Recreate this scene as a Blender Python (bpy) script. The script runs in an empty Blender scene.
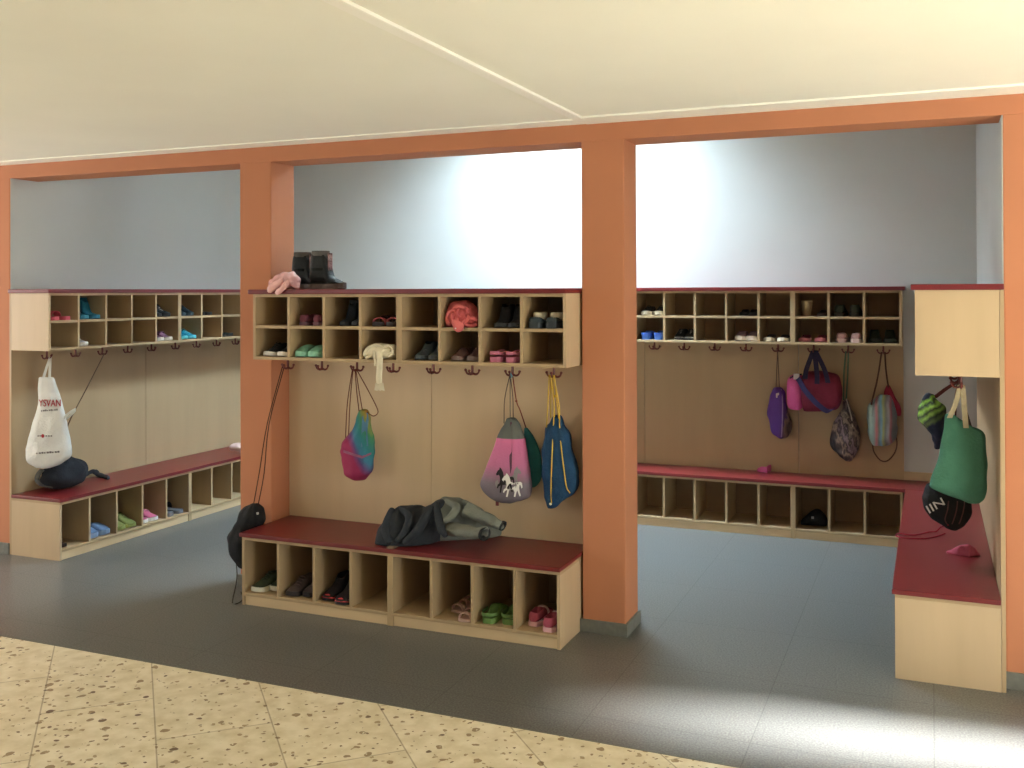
import bpy, bmesh, math, random
from mathutils import Vector, Matrix, noise
from mathutils.bvhtree import BVHTree
random.seed(7)
S = bpy.context.scene
COL = S.collection
PI = math.pi

# ------------------------------------------------------------------ camera
F_PX, YAW, PITCH, ROLL, CY, EYE = 1002.7, 22.7048, -0.3389, 0.1876, 285.938, 1.65
_a, _p, _r = (math.radians(v) for v in (YAW, PITCH, ROLL))
FW = Vector((-math.sin(_a) * math.cos(_p), math.cos(_a) * math.cos(_p), -math.sin(_p)))
_rt0 = Vector((math.cos(_a), math.sin(_a), 0))
_up0 = _rt0.cross(FW)
RT = _rt0 * math.cos(_r) - _up0 * math.sin(_r)
UP = _up0 * math.cos(_r) + _rt0 * math.sin(_r)
CAM = Vector((0, 0, EYE))
cd = bpy.data.cameras.new('camera')
cam = bpy.data.objects.new('camera', cd)
COL.objects.link(cam)
m = Matrix((RT, UP, -FW)).transposed().to_4x4()
m.translation = CAM
cam.matrix_world = m
cd.sensor_fit = 'HORIZONTAL'
cd.sensor_width = 36
cd.lens = 36 * F_PX / 1024
cd.shift_y = -(384 - CY) / 1024
cd.clip_start = 0.05
S.camera = cam


def ray(x, y):
    return FW + RT * ((x - 512) / F_PX) - UP * ((y - CY) / F_PX)


def onz(x, y, z=0.0):
    d = ray(x, y)
    return CAM + d * ((z - EYE) / d.z)


def ony(x, y, Y):
    d = ray(x, y)
    return CAM + d * (Y / d.y)


def onx(x, y, X):
    d = ray(x, y)
    return CAM + d * (X / d.x)


def onc(x, y, A):                                  # vertical plane through A that faces the room's viewer
    n = Vector((FW.x, FW.y, 0)).normalized()
    d = ray(x, y)
    return CAM + d * ((A - CAM).dot(n) / d.dot(n))


# ------------------------------------------------------------------ materials
def lin(c):
    c = c / 255.0
    return c / 12.92 if c <= 0.04045 else ((c + 0.055) / 1.055) ** 2.4


def rgb(t):
    return (lin(t[0]), lin(t[1]), lin(t[2]), 1)


_mc = {}


def mat(name, c, rough=0.6, spec=0.4, var=0.06, scale=25.0, bump=0.0, bscale=60.0, stretch=(1, 1, 1), metal=0.0, sheen=0.0):
    if name in _mc:
        return _mc[name]
    M = bpy.data.materials.new(name)
    M.use_nodes = True
    nt = M.node_tree
    N, L = nt.nodes, nt.links
    b = N['Principled BSDF']
    b.inputs['Roughness'].default_value = rough
    b.inputs['Specular IOR Level'].default_value = spec
    b.inputs['Metallic'].default_value = metal
    if sheen:
        b.inputs['Sheen Weight'].default_value = sheen
    tc = N.new('ShaderNodeTexCoord')
    mp = N.new('ShaderNodeMapping')
    mp.inputs['Scale'].default_value = stretch
    L.new(tc.outputs['Object'], mp.inputs['Vector'])
    nz = N.new('ShaderNodeTexNoise')
    nz.inputs['Scale'].default_value = scale
    nz.inputs['Detail'].default_value = 5
    L.new(mp.outputs['Vector'], nz.inputs['Vector'])
    cr = N.new('ShaderNodeValToRGB')
    cc = rgb(c)
    cr.color_ramp.elements[0].position = 0.3
    cr.color_ramp.elements[1].position = 0.7
    cr.color_ramp.elements[0].color = tuple(max(0, v * (1 - var)) for v in cc[:3]) + (1,)
    cr.color_ramp.elements[1].color = tuple(min(1, v * (1 + var)) for v in cc[:3]) + (1,)
    L.new(nz.outputs['Fac'], cr.inputs['Fac'])
    L.new(cr.outputs['Color'], b.inputs['Base Color'])
    if bump:
        n2 = N.new('ShaderNodeTexNoise')
        n2.inputs['Scale'].default_value = bscale
        n2.inputs['Detail'].default_value = 4
        L.new(mp.outputs['Vector'], n2.inputs['Vector'])
        bp = N.new('ShaderNodeBump')
        bp.inputs['Strength'].default_value = bump
        bp.inputs['Distance'].default_value = 0.02
        L.new(n2.outputs['Fac'], bp.inputs['Height'])
        L.new(bp.outputs['Normal'], b.inputs['Normal'])
    _mc[name] = M
    return M


def cloth(c, var=0.12, rough=0.85):
    return mat('cloth_%d_%d_%d' % c, c, rough, 0.2, var, 18, 0.25, 90)


def rubber(c, rough=0.5):
    return mat('rubber_%d_%d_%d' % c, c, rough, 0.35, 0.06, 30, 0.05, 150)


M_ORANGE = mat('orange_paint', (187, 124, 91), 0.75, 0.25, 0.03, 3, 0.06, 220)
M_GREY = mat('grey_paint', (197, 198, 195), 0.85, 0.2, 0.02, 2.5, 0.05, 200)
M_CREAM = mat('cream_ceiling', (249, 248, 236), 0.9, 0.15, 0.02, 1.5, 0.03, 120)
M_TRIM = mat('cream_batten', (253, 251, 242), 0.6, 0.3, 0.02, 4)
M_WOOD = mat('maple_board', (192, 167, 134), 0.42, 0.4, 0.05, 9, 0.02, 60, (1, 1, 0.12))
M_WOODX = mat('maple_board_long', (192, 167, 134), 0.42, 0.4, 0.05, 9, 0.02, 60, (0.15, 1, 1))
M_PLINTH = mat('pine_plinth', (206, 180, 142), 0.5, 0.35, 0.08, 14, 0.02, 60, (0.12, 1, 1))
M_RED = mat('red_laminate', (112, 34, 36), 0.32, 0.45, 0.05, 6, 0.02, 160)
M_SKIRT = mat('grey_skirting', (112, 112, 104), 0.5, 0.4, 0.12, 40)
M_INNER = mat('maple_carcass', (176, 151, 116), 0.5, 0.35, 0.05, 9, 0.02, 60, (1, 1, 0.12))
M_PANEL = mat('aged_maple_panel', (176, 150, 116), 0.45, 0.4, 0.05, 7, 0.02, 60, (1, 1, 0.12))
M_PANEL_LIFT = mat('maple_panel_brightened', (208, 183, 150), 0.45, 0.4, 0.05, 7, 0.02, 60, (1, 1, 0.12))  # panel wood with its colour brightened to offset shade on the middle rack
M_HARD = mat('brown_hardboard', (150, 121, 88), 0.6, 0.3, 0.05, 9)
M_BLOCKER = mat('blocker_brown', (120, 96, 80), 0.8, 0.2, 0.03, 3)  # dark, so the added blocker wall bounces little light
M_HOOK = mat('maroon_plastic', (104, 40, 34), 0.35, 0.5, 0.04)
M_DARK = mat('dark_gap', (50, 45, 40), 0.9, 0.1)
M_METAL = mat('steel', (170, 170, 168), 0.35, 0.5, 0.03, metal=1.0)
M_GLASSF = mat('white_window_frame', (232, 232, 228), 0.45, 0.4, 0.02)


def floor_mat():
    M = bpy.data.materials.new('blue_grey_linoleum')
    M.use_nodes = True
    N, L = M.node_tree.nodes, M.node_tree.links
    b = N['Principled BSDF']
    b.inputs['Roughness'].default_value = 0.31
    b.inputs['Specular IOR Level'].default_value = 0.35
    tc = N.new('ShaderNodeTexCoord')
    v = N.new('ShaderNodeTexNoise'); v.inputs['Scale'].default_value = 130; v.inputs['Detail'].default_value = 3
    L.new(tc.outputs['Object'], v.inputs['Vector'])
    r = N.new('ShaderNodeValToRGB')
    r.color_ramp.elements[0].position = 0.34; r.color_ramp.elements[0].color = rgb((85, 85, 83))
    r.color_ramp.elements[1].position = 0.68; r.color_ramp.elements[1].color = rgb((121, 121, 116))
    e = r.color_ramp.elements.new(0.5); e.color = rgb((102, 102, 100))
    L.new(v.outputs['Fac'], r.inputs['Fac'])
    br = N.new('ShaderNodeTexBrick')
    br.offset = 0
    br.inputs['Scale'].default_value = 1.0
    br.inputs['Brick Width'].default_value = 0.62
    br.inputs['Row Height'].default_value = 0.62
    br.inputs['Mortar Size'].default_value = 0.0022
    br.inputs['Mortar Smooth'].default_value = 0.3
    br.inputs['Color1'].default_value = (1, 1, 1, 1); br.inputs['Color2'].default_value = (0.95, 0.95, 0.96, 1)
    br.inputs['Mortar'].default_value = (0.6, 0.6, 0.6, 1)
    L.new(tc.outputs['Object'], br.inputs['Vector'])
    mx = N.new('ShaderNodeMixRGB'); mx.blend_type = 'MULTIPLY'; mx.inputs['Fac'].default_value = 1
    L.new(r.outputs['Color'], mx.inputs['Color1']); L.new(br.outputs['Color'], mx.inputs['Color2'])
    L.new(mx.outputs['Color'], b.inputs['Base Color'])
    return M


def terrazzo_mat():
    M = bpy.data.materials.new('cream_terrazzo')
    M.use_nodes = True
    N, L = M.node_tree.nodes, M.node_tree.links
    b = N['Principled BSDF']
    b.inputs['Roughness'].default_value = 0.4
    b.inputs['Specular IOR Level'].default_value = 0.35
    tc = N.new('ShaderNodeTexCoord')
    n0 = N.new('ShaderNodeTexNoise'); n0.inputs['Scale'].default_value = 14; n0.inputs['Detail'].default_value = 6
    L.new(tc.outputs['Object'], n0.inputs['Vector'])
    r0 = N.new('ShaderNodeValToRGB')
    r0.color_ramp.elements[0].position = 0.3; r0.color_ramp.elements[0].color = rgb((220, 208, 174))
    r0.color_ramp.elements[1].position = 0.65; r0.color_ramp.elements[1].color = rgb((244, 235, 210))
    L.new(n0.outputs['Fac'], r0.inputs['Fac'])
    prev = r0.outputs['Color']
    for sc, thr, col, rnd in ((19, 0.24, (158, 136, 100), 1.0), (34, 0.26, (178, 158, 120), 1.0), (12, 0.15, (116, 94, 68), 1.0), (26, 0.17, (134, 112, 82), 1.0), (44, 0.2, (238, 230, 204), 1.0)):
        # warp the coordinates so the chips become irregular slivers
        nw = N.new('ShaderNodeTexNoise'); nw.inputs['Scale'].default_value = sc * 1.3
        L.new(tc.outputs['Object'], nw.inputs['Vector'])
        mxv = N.new('ShaderNodeMixRGB'); mxv.inputs['Fac'].default_value = 0.03
        L.new(tc.outputs['Object'], mxv.inputs['Color1']); L.new(nw.outputs['Color'], mxv.inputs['Color2'])
        vo = N.new('ShaderNodeTexVoronoi'); vo.inputs['Scale'].default_value = sc; vo.inputs['Randomness'].default_value = rnd
        L.new(mxv.outputs['Color'], vo.inputs['Vector'])
        # each cell its own chip size (some cells have none)
        sp = N.new('ShaderNodeSeparateColor'); L.new(vo.outputs['Color'], sp.inputs['Color'])
        mu = N.new('ShaderNodeMath'); mu.operation = 'MULTIPLY'; mu.inputs[1].default_value = thr * 2.0
        sb = N.new('ShaderNodeMath'); sb.operation = 'SUBTRACT'; sb.inputs[1].default_value = 0.35
        L.new(sp.outputs['Red'], sb.inputs[0]); L.new(sb.outputs[0], mu.inputs[0])
        lt = N.new('ShaderNodeMath'); lt.operation = 'LESS_THAN'
        L.new(vo.outputs['Distance'], lt.inputs[0]); L.new(mu.outputs[0], lt.inputs[1])
        mx = N.new('ShaderNodeMixRGB'); mx.inputs['Color2'].default_value = rgb(col)
        L.new(lt.outputs[0], mx.inputs['Fac']); L.new(prev, mx.inputs['Color1'])
        prev = mx.outputs['Color']
    br = N.new('ShaderNodeTexBrick'); br.offset = 0
    br.inputs['Scale'].default_value = 1.0
    br.offset = 0.5; br.inputs['Brick Width'].default_value = 0.82; br.inputs['Row Height'].default_value = 0.42
    br.inputs['Mortar Size'].default_value = 0.003
    br.inputs['Color1'].default_value = (1, 1, 1, 1); br.inputs['Color2'].default_value = (0.93, 0.93, 0.92, 1)
    br.inputs['Mortar'].default_value = (0.58, 0.54, 0.48, 1)
    mpb = N.new('ShaderNodeMapping'); mpb.inputs['Rotation'].default_value = (0, 0, math.radians(-133.5))
    L.new(tc.outputs['Object'], mpb.inputs['Vector']); L.new(mpb.outputs['Vector'], br.inputs['Vector'])
    mx = N.new('ShaderNodeMixRGB'); mx.blend_type = 'MULTIPLY'; mx.inputs['Fac'].default_value = 1
    L.new(prev, mx.inputs['Color1']); L.new(br.outputs['Color'], mx.inputs['Color2'])
    L.new(mx.outputs['Color'], b.inputs['Base Color'])
    return M


def gradient_mat(name, stops, axis=(0, 0, 1), rough=0.7, wob=0.12, nscale=4.0, bump=0.2, spec=0.3):
    """printed cloth: colour bands along an axis of the bag's own box"""
    M = bpy.data.materials.new(name)
    M.use_nodes = True
    N, L = M.node_tree.nodes, M.node_tree.links
    b = N['Principled BSDF']
    b.inputs['Roughness'].default_value = rough
    b.inputs['Specular IOR Level'].default_value = spec
    tc = N.new('ShaderNodeTexCoord')
    dp = N.new('ShaderNodeVectorMath'); dp.operation = 'DOT_PRODUCT'
    dp.inputs[1].default_value = axis
    L.new(tc.outputs['Generated'], dp.inputs[0])
    nz = N.new('ShaderNodeTexNoise'); nz.inputs['Scale'].default_value = nscale; nz.inputs['Detail'].default_value = 4
    L.new(tc.outputs['Generated'], nz.inputs['Vector'])
    ma = N.new('ShaderNodeMath'); ma.operation = 'MULTIPLY_ADD'; ma.inputs[1].default_value = wob * 2; 
    L.new(nz.outputs['Fac'], ma.inputs[0])
    ad = N.new('ShaderNodeMath'); ad.operation = 'SUBTRACT'; ad.inputs[1].default_value = wob
    L.new(dp.outputs['Value'], ma.inputs[2]); L.new(ma.outputs[0], ad.inputs[0])
    r = N.new('ShaderNodeValToRGB')
    els = r.color_ramp.elements
    els[0].position, els[0].color = stops[0][0], rgb(stops[0][1])
    els[1].position, els[1].color = stops[-1][0], rgb(stops[-1][1])
    for p_, c_ in stops[1:-1]:
        e = els.new(p_); e.color = rgb(c_)
    L.new(ad.outputs[0], r.inputs['Fac'])
    L.new(r.outputs['Color'], b.inputs['Base Color'])
    n2 = N.new('ShaderNodeTexNoise'); n2.inputs['Scale'].default_value = 90
    L.new(tc.outputs['Object'], n2.inputs['Vector'])
    bp = N.new('ShaderNodeBump'); bp.inputs['Strength'].default_value = bump; bp.inputs['Distance'].default_value = 0.01
    L.new(n2.outputs['Fac'], bp.inputs['Height']); L.new(bp.outputs['Normal'], b.inputs['Normal'])
    return M


# ------------------------------------------------------------------ mesh helpers
def thing(name, label, cat, loc=(0, 0, 0), rz=0.0, group=None):
    o = bpy.data.objects.new(name, None)
    o.empty_display_size = 0.05
    COL.objects.link(o)
    o.location = loc
    o.rotation_euler = (0, 0, rz)
    tag(o, label, cat, group)
    return o


def tag(o, label=None, cat=None, group=None, kind=None):
    if label: o['label'] = label
    if cat: o['category'] = cat
    if group: o['group'] = group
    if kind: o['kind'] = kind
    return o


def mtx(o):
    t = Matrix.Translation(o.location) @ o.rotation_euler.to_matrix().to_4x4()
    return mtx(o.parent) @ t if o.parent else t


class MB:
    def __init__(s):
        s.bm = bmesh.new()

    def box(s, x0, x1, y0, y1, z0, z1, bev=0.0):
        r = bmesh.ops.create_cube(s.bm, size=1.0)
        vs = r['verts']
        for v in vs:
            v.co = Vector(((x0 + x1) / 2 + v.co.x * (x1 - x0), (y0 + y1) / 2 + v.co.y * (y1 - y0), (z0 + z1) / 2 + v.co.z * (z1 - z0)))
        if bev:
            es = list({e for v in vs for e in v.link_edges})
            bmesh.ops.bevel(s.bm, geom=es, offset=bev, segments=2, affect='EDGES', profile=0.6)
        return s

    def rings(s, rr, closed=True, caps=True):
        """skin a list of rings (lists of Vectors, equal length)"""
        vv = [[s.bm.verts.new(p) for p in r] for r in rr]
        n = len(rr[0])
        for a, b in zip(vv[:-1], vv[1:]):
            for i in range(n if closed else n - 1):
                j = (i + 1) % n
                s.bm.faces.new((a[i], a[j], b[j], b[i]))
        if caps and closed:
            for r, flip in ((vv[0], True), (vv[-1], False)):
                c = Vector((0, 0, 0))
                for v in r: c += v.co
                cv = s.bm.verts.new(c / n)
                for i in range(n):
                    j = (i + 1) % n
                    s.bm.faces.new((r[j], r[i], cv) if flip else (r[i], r[j], cv))
        return s

    def tube(s, pts, rad, n=8, smooth=3):
        pts = [Vector(p) for p in pts]
        if smooth and len(pts) > 2:
            pts = catmull(pts, smooth)
        rr = []
        up = None
        for i, p in enumerate(pts):
            t = (pts[min(i + 1, len(pts) - 1)] - pts[max(i - 1, 0)])
            if t.length < 1e-9: t = Vector((0, 0, 1))
            t.normalize()
            if up is None:
                up = Vector((1, 0, 0)) if abs(t.x) < 0.8 else Vector((0, 1, 0))
            u = (up - t * up.dot(t))
            if u.length < 1e-6: u = t.orthogonal()
            u.normalize(); up = u
            w = t.cross(u)
            ra = rad[min(i, len(rad) - 1)] if isinstance(rad, (list, tuple)) else rad
            rr.append([p + u * (ra * math.cos(2 * PI * k / n)) + w * (ra * math.sin(2 * PI * k / n)) for k in range(n)])
        return s.rings(rr)

    def strap(s, pts, width_vec, thick_vec, smooth=3):
        """flat band along a path; width_vec / thick_vec are half extents"""
        pts = [Vector(p) for p in pts]
        if smooth and len(pts) > 2: pts = catmull(pts, smooth)
        w, t = Vector(width_vec), Vector(thick_vec)
        return s.rings([[p - w - t, p + w - t, p + w + t, p - w + t] for p in pts])

    def ball(s, c, r, sx=1, sy=1, sz=1, sub=2):
        q = bmesh.ops.create_icosphere(s.bm, subdivisions=sub, radius=r)
        for v in q['verts']:
            v.co = Vector((v.co.x * sx, v.co.y * sy, v.co.z * sz)) + Vector(c)
        return s

    def poly(s, pts, off):
        """thin solid plate from an outline; off = thickness vector"""
        a = [s.bm.verts.new(p) for p in pts]
        b = [s.bm.verts.new(Vector(p) + Vector(off)) for p in pts]
        n = len(pts)
        s.bm.faces.new(a); s.bm.faces.new(list(reversed(b)))
        for i in range(n):
            j = (i + 1) % n
            s.bm.faces.new((a[j], a[i], b[i], b[j]))
        return s

    def wrinkle(s, amp, scale, seed=0.0, keep=None):
        s.bm.normal_update()
        off = Vector((seed * 3.1, seed * 1.7, seed * 2.3))
        moves = []
        for v in s.bm.verts:
            k = noise.noise(v.co * scale + off) + 0.5 * noise.noise(v.co * scale * 2.3 + off)
            f = keep(v.co) if keep else 1.0
            moves.append((v, v.normal * (amp * k * f)))
        for v, d in moves: v.co += d
        return s

    def subdiv(s, n=1):
        for _ in range(n):
            bmesh.ops.subdivide_edges(s.bm, edges=s.bm.edges[:], cuts=1, use_grid_fill=True, smooth=1.0)
        return s

    def build(s, name, material, parent=None, world=False, smooth=False, sub=0, angle=None):
        bmesh.ops.recalc_face_normals(s.bm, faces=s.bm.faces[:])
        if world and parent is not None:
            s.bm.transform(mtx(parent).inverted())
        me = bpy.data.meshes.new(name)
        s.bm.to_mesh(me); s.bm.free()
        me.materials.append(material)
        if smooth:
            for p in me.polygons: p.use_smooth = True
        o = bpy.data.objects.new(name, me)
        COL.objects.link(o)
        if parent is not None: o.parent = parent
        if sub:
            mo = o.modifiers.new('smooth', 'SUBSURF'); mo.levels = sub; mo.render_levels = sub
        return o


def catmull(p, k):
    q = [p[0] * 2 - p[1]] + p + [p[-1] * 2 - p[-2]]
    out = []
    for i in range(1, len(q) - 2):
        a, b, c, d = q[i - 1:i + 3]
        for j in range(k):
            t = j / k
            out.append(0.5 * ((2 * b) + (c - a) * t + (2 * a - 5 * b + 4 * c - d) * t * t + (3 * b - a - 3 * c + d) * t ** 3))
    out.append(p[-1])
    return out


def box_obj(name, ext, material, parent=None, bev=0.0, kind=None):
    o = MB().box(*ext, bev=bev).build(name, material, parent)
    if kind: o['kind'] = kind
    return o


# ------------------------------------------------------------------ layout (metres)
XL, XA, XB, XC, XD, XR = -5.392, -3.608, -3.395, -1.573, -1.357, 0.277
YP, YB = 4.637, 4.858            # partition front and back
ZB, ZC = 2.380, 2.473             # beam soffit, hall ceiling
YW = 7.25                        # alcove back wall
ZT = 3.30                        # alcove ceiling
YF = 3.515                       # linoleum / terrazzo joint
HX0, HX1, HY0 = -9.0, 4.6, -3.2  # hall extents
ZS, SEAT = 0.359, 0.380          # bench board top, seat top
ZK, ZKT, CAP = 1.291, 1.652, 1.677
ZKM, CAPM = 1.642, 1.667       # the middle rack stands a little lower


def struct(name, ext, material, bev=0.0):
    return box_obj(name, ext, material, None, bev, 'structure')


def build_setting():
    o = struct('floor', (HX0, HX1, YF, YW + 0.15, -0.12, 0), floor_mat())
    MT = terrazzo_mat()
    mb = MB().box(HX0 + 3.8, HX1 + 3.8, HY0 - YF, 0, -0.12, 0)
    o = mb.build('floor.001', MT); o.location = (-3.80, YF, 0); o['kind'] = 'structure'
    tr = struct('trim_1', (HX0, HX1, YF - 0.004, YF + 0.004, -0.01, 0.0015), M_SKIRT)
    # hall ceiling, with battens
    struct('ceiling', (HX0, HX1, HY0, YP, ZC, ZC + 0.12), M_CREAM)
    struct('trim_2', (-1.560, -1.508, HY0, YP - 0.1, ZC - 0.012, ZC), M_TRIM, 0.003)
    struct('trim_3', (HX0, XC + 0.04, YP - 0.13, YP, ZC - 0.008, ZC), M_TRIM, 0.003)
    struct('trim_4', (XC + 0.03, HX1, YP - 0.18, YP, ZC - 0.010, ZC), M_TRIM, 0.003)
    # partition: beam over columns
    struct('wall_beam', (HX0, HX1, YP, YB, ZB, ZT), M_ORANGE, 0.006)
    for nm, x0, x1 in (('wall_pillar', XA, XB), ('wall_pillar.001', XC, XD)):
        struct(nm, (x0, x1, YP, YB, 0, ZB + 0.004), M_ORANGE, 0.007)
    struct('wall_front_left', (HX0, XL, YP, YB, 0, ZB + 0.004), M_ORANGE, 0.006)
    struct('wall_front_right', (XR, 2.15, YP, YB, 0, ZB + 0.004), M_ORANGE, 0.006)
    # skirting on the pillars and front walls
    b = 0.011
    for nm, x0, x1 in (('baseboard_1', XA, XB), ('baseboard_2', XC, XD)):
        mb = MB()
        mb.box(x0 - b, x1 + b, YP - b, YP + 0.001, 0, 0.062, 0.002)
        mb.box(x0 - b, x0 + 0.001, YP, YB + b, 0, 0.062, 0.002)
        mb.box(x1 - 0.001, x1 + b, YP, YB + b, 0, 0.062, 0.002)
        mb.build(nm, M_SKIRT)['kind'] = 'structure'
    struct('baseboard_left', (HX0, XL + 0.0, YP - b, YP, 0, 0.07), M_SKIRT, 0.002)
    struct('baseboard_right', (XR, 2.15, YP - b, YP, 0, 0.07), M_SKIRT, 0.002)
    # alcove
    struct('wall_back', (XL - 0.2, HX1, YW, YW + 0.15, 0, ZT), M_GREY)
    struct('wall_left', (XL - 0.2, XL + 0.002, YB - 0.001, YW, 0, ZT), M_GREY)
    struct('wall_reveal_left', (XL, XL + 0.004, YP + 0.004, YB, 0, ZB), M_GREY)
    struct('wall_right', (XR - 0.002, XR + 0.16, YB - 0.001, YW, 0, ZT), M_GREY)
    struct('wall_reveal_right', (XR - 0.004, XR, YP + 0.004, YB, 0, ZB), M_GREY)
    # alcove ceiling with a rooflight opening
    sx0, sx1, sy0, sy1 = SKY
    mb = MB()
    mb.box(XL - 0.2, sx0, YB, YW + 0.15, ZT, ZT + 0.15)
    mb.box(sx1, HX1, YB, YW + 0.15, ZT, ZT + 0.15)
    mb.box(sx0, sx1, YB, sy0, ZT, ZT + 0.15)
    mb.box(sx0, sx1, sy1, YW + 0.15, ZT, ZT + 0.15)
    mb.build('ceiling.001', M_CREAM)['kind'] = 'structure'
    mb = MB()
    t = 0.05
    mb.box(sx0 - t, sx1 + t, sy0 - t, sy0, ZT - 0.02, ZT + 0.92); mb.box(sx0 - t, sx1 + t, sy1, sy1 + t, ZT - 0.02, ZT + 0.92)
    mb.box(sx0 - t, sx0, sy0, sy1, ZT - 0.02, ZT + 0.92); mb.box(sx1, sx1 + t, sy0, sy1, ZT - 0.02, ZT + 0.92)
    mb.build('window_1', M_GLASSF)['kind'] = 'structure'
    # hall: walls behind the viewer with window openings
    mb = MB()
    wins = WINS
    xs = HX0
    for a, c in wins:
        mb.box(xs, a, HY0 - 0.2, HY0, 0, ZC)
        mb.box(a, c, HY0 - 0.2, HY0, 0, 0.8)
        mb.box(a, c, HY0 - 0.2, HY0, 2.3, ZC)
        xs = c
    mb.box(xs, HX1, HY0 - 0.2, HY0, 0, ZC)
    mb.build('wall_behind', M_GREY)['kind'] = 'structure'
    for k, (a, c) in enumerate(wins):
        mb = MB()
        f = 0.05
        mb.box(a, a + f, HY0 - 0.15, HY0 - 0.08, 0.8, 2.3); mb.box(c - f, c, HY0 - 0.15, HY0 - 0.08, 0.8, 2.3)
        mb.box(a, c, HY0 - 0.15, HY0 - 0.08, 0.8, 0.8 + f); mb.box(a, c, HY0 - 0.15, HY0 - 0.08, 2.3 - f, 2.3)
        mb.box((a + c) / 2 - 0.025, (a + c) / 2 + 0.025, HY0 - 0.15, HY0 - 0.08, 0.8, 2.3)
        mb.build('window_%d' % (k + 2), M_GLASSF)['kind'] = 'structure'
    struct('wall_added_blocker', (-5.2, -1.6, HY0, -1.3, 0, ZC), M_BLOCKER)  # invented wall out of view, put in to block window light
    d0, d1, d2, d3 = DWIN
    mb = MB()
    mb.box(1.6, d0, 0.1, 0.3, 0, ZC); mb.box(d1, HX1, 0.1, 0.3, 0, ZC); mb.box(d0, d1, 0.1, 0.3, 0, d2); mb.box(d0, d1, 0.1, 0.3, d3, ZC)
    mb.box(1.6, 1.75, HY0, 0.1, 0, ZC); mb.box(1.6, 1.75, 0.3, 1.9, 0, ZC)
    mb.build('wall_added_fin', M_GREY)['kind'] = 'structure'  # unseen wall and fin, added to keep window light off the middle rack
    mb = MB()
    for k in range(3):
        x = d0 + (d1 - d0 - 0.05) * k / 2
        mb.box(x, x + 0.05, 0.17, 0.23, d2, d3)
    mb.box(d0, d1, 0.17, 0.23, d2, d2 + 0.05); mb.box(d0, d1, 0.17, 0.23, d3 - 0.05, d3)
    mb.build('window_11', M_GLASSF)['kind'] = 'structure'  # invented window, set close to brighten the right rack
    l0, l1, l2, l3 = LWIN
    mb = MB()
    mb.box(HX0 - 0.2, HX0, HY0, l0, 0, ZT); mb.box(HX0 - 0.2, HX0, l1, YW + 0.15, 0, ZT); mb.box(HX0 - 0.2, HX0, l0, l1, 0, l2); mb.box(HX0 - 0.2, HX0, l0, l1, l3, ZT)
    mb.build('wall_hall_left', M_GREY)['kind'] = 'structure'
    mb = MB()
    for k in range(4):
        yk = l0 + (l1 - l0 - 0.05) * k / 3
        mb.box(HX0 - 0.12, HX0 - 0.06, yk, yk + 0.05, l2, l3)
    mb.box(HX0 - 0.12, HX0 - 0.06, l0, l1, l2, l2 + 0.05); mb.box(HX0 - 0.12, HX0 - 0.06, l0, l1, l3 - 0.05, l3)
    mb.build('window_12', M_GLASSF)['kind'] = 'structure'  # invented window, added to brighten the floor and ceiling on the left
    # right end wall with a tall glazed opening
    y0, y1, z0, z1 = RWIN
    g0, g1, g2, g3 = GWIN
    mb = MB()
    mb.box(HX1, HX1 + 0.2, HY0, g0, 0, ZT); mb.box(HX1, HX1 + 0.2, g0, g1, 0, g2); mb.box(HX1, HX1 + 0.2, g0, g1, g3, ZT)
    mb.box(HX1, HX1 + 0.2, g1, y0, 0, ZT); mb.box(HX1, HX1 + 0.2, y1, YW + 0.15, 0, ZT)
    mb.box(HX1, HX1 + 0.2, y0, y1, 0, z0); mb.box(HX1, HX1 + 0.2, y0, y1, z1, ZT)
    mb.build('wall_hall_right', M_GREY)['kind'] = 'structure'
    f = 0.05
    for nm, (p0, p1, p2, p3), nb in (('window_9', RWIN, 1), ('window_10', GWIN, 4)):
        mb = MB()
        for k in range(nb + 1):
            yk = p0 + (p1 - p0 - f) * k / nb
            mb.box(HX1 + 0.06, HX1 + 0.12, yk, yk + f, p2, p3)
        mb.box(HX1 + 0.06, HX1 + 0.12, p0, p1, p2, p2 + f); mb.box(HX1 + 0.06, HX1 + 0.12, p0, p1, p3 - f, p3)
        mb.build(nm, M_GLASSF)['kind'] = 'structure'


SKY = (-3.2, -1.8, 6.05, 6.9)
WINS = ((-8.4, -6.6), (-6.3, -4.5), (-0.9, 0.9))
RWIN = (4.16, 4.635, 0.35, 1.62)
GWIN = (0.3, 2.9, 0.1, 1.38)  # invented opening; its sun patch on the floor brightens the ceiling
LWIN = (1.6, 4.4, 0.5, 2.3)
DWIN = (1.85, 3.9, 0.3, 2.2)
build_setting()


# ------------------------------------------------------------------ lights
def area(name, loc, rot, sx, sy, power, col, spread=PI):
    l = bpy.data.lights.new(name, 'AREA')
    l.shape = 'RECTANGLE'; l.size = sx; l.size_y = sy
    l.energy = power; l.color = col; l.spread = spread
    o = bpy.data.objects.new(name, l)
    COL.objects.link(o)
    o.location = loc; o.rotation_euler = rot
    return o


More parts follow.
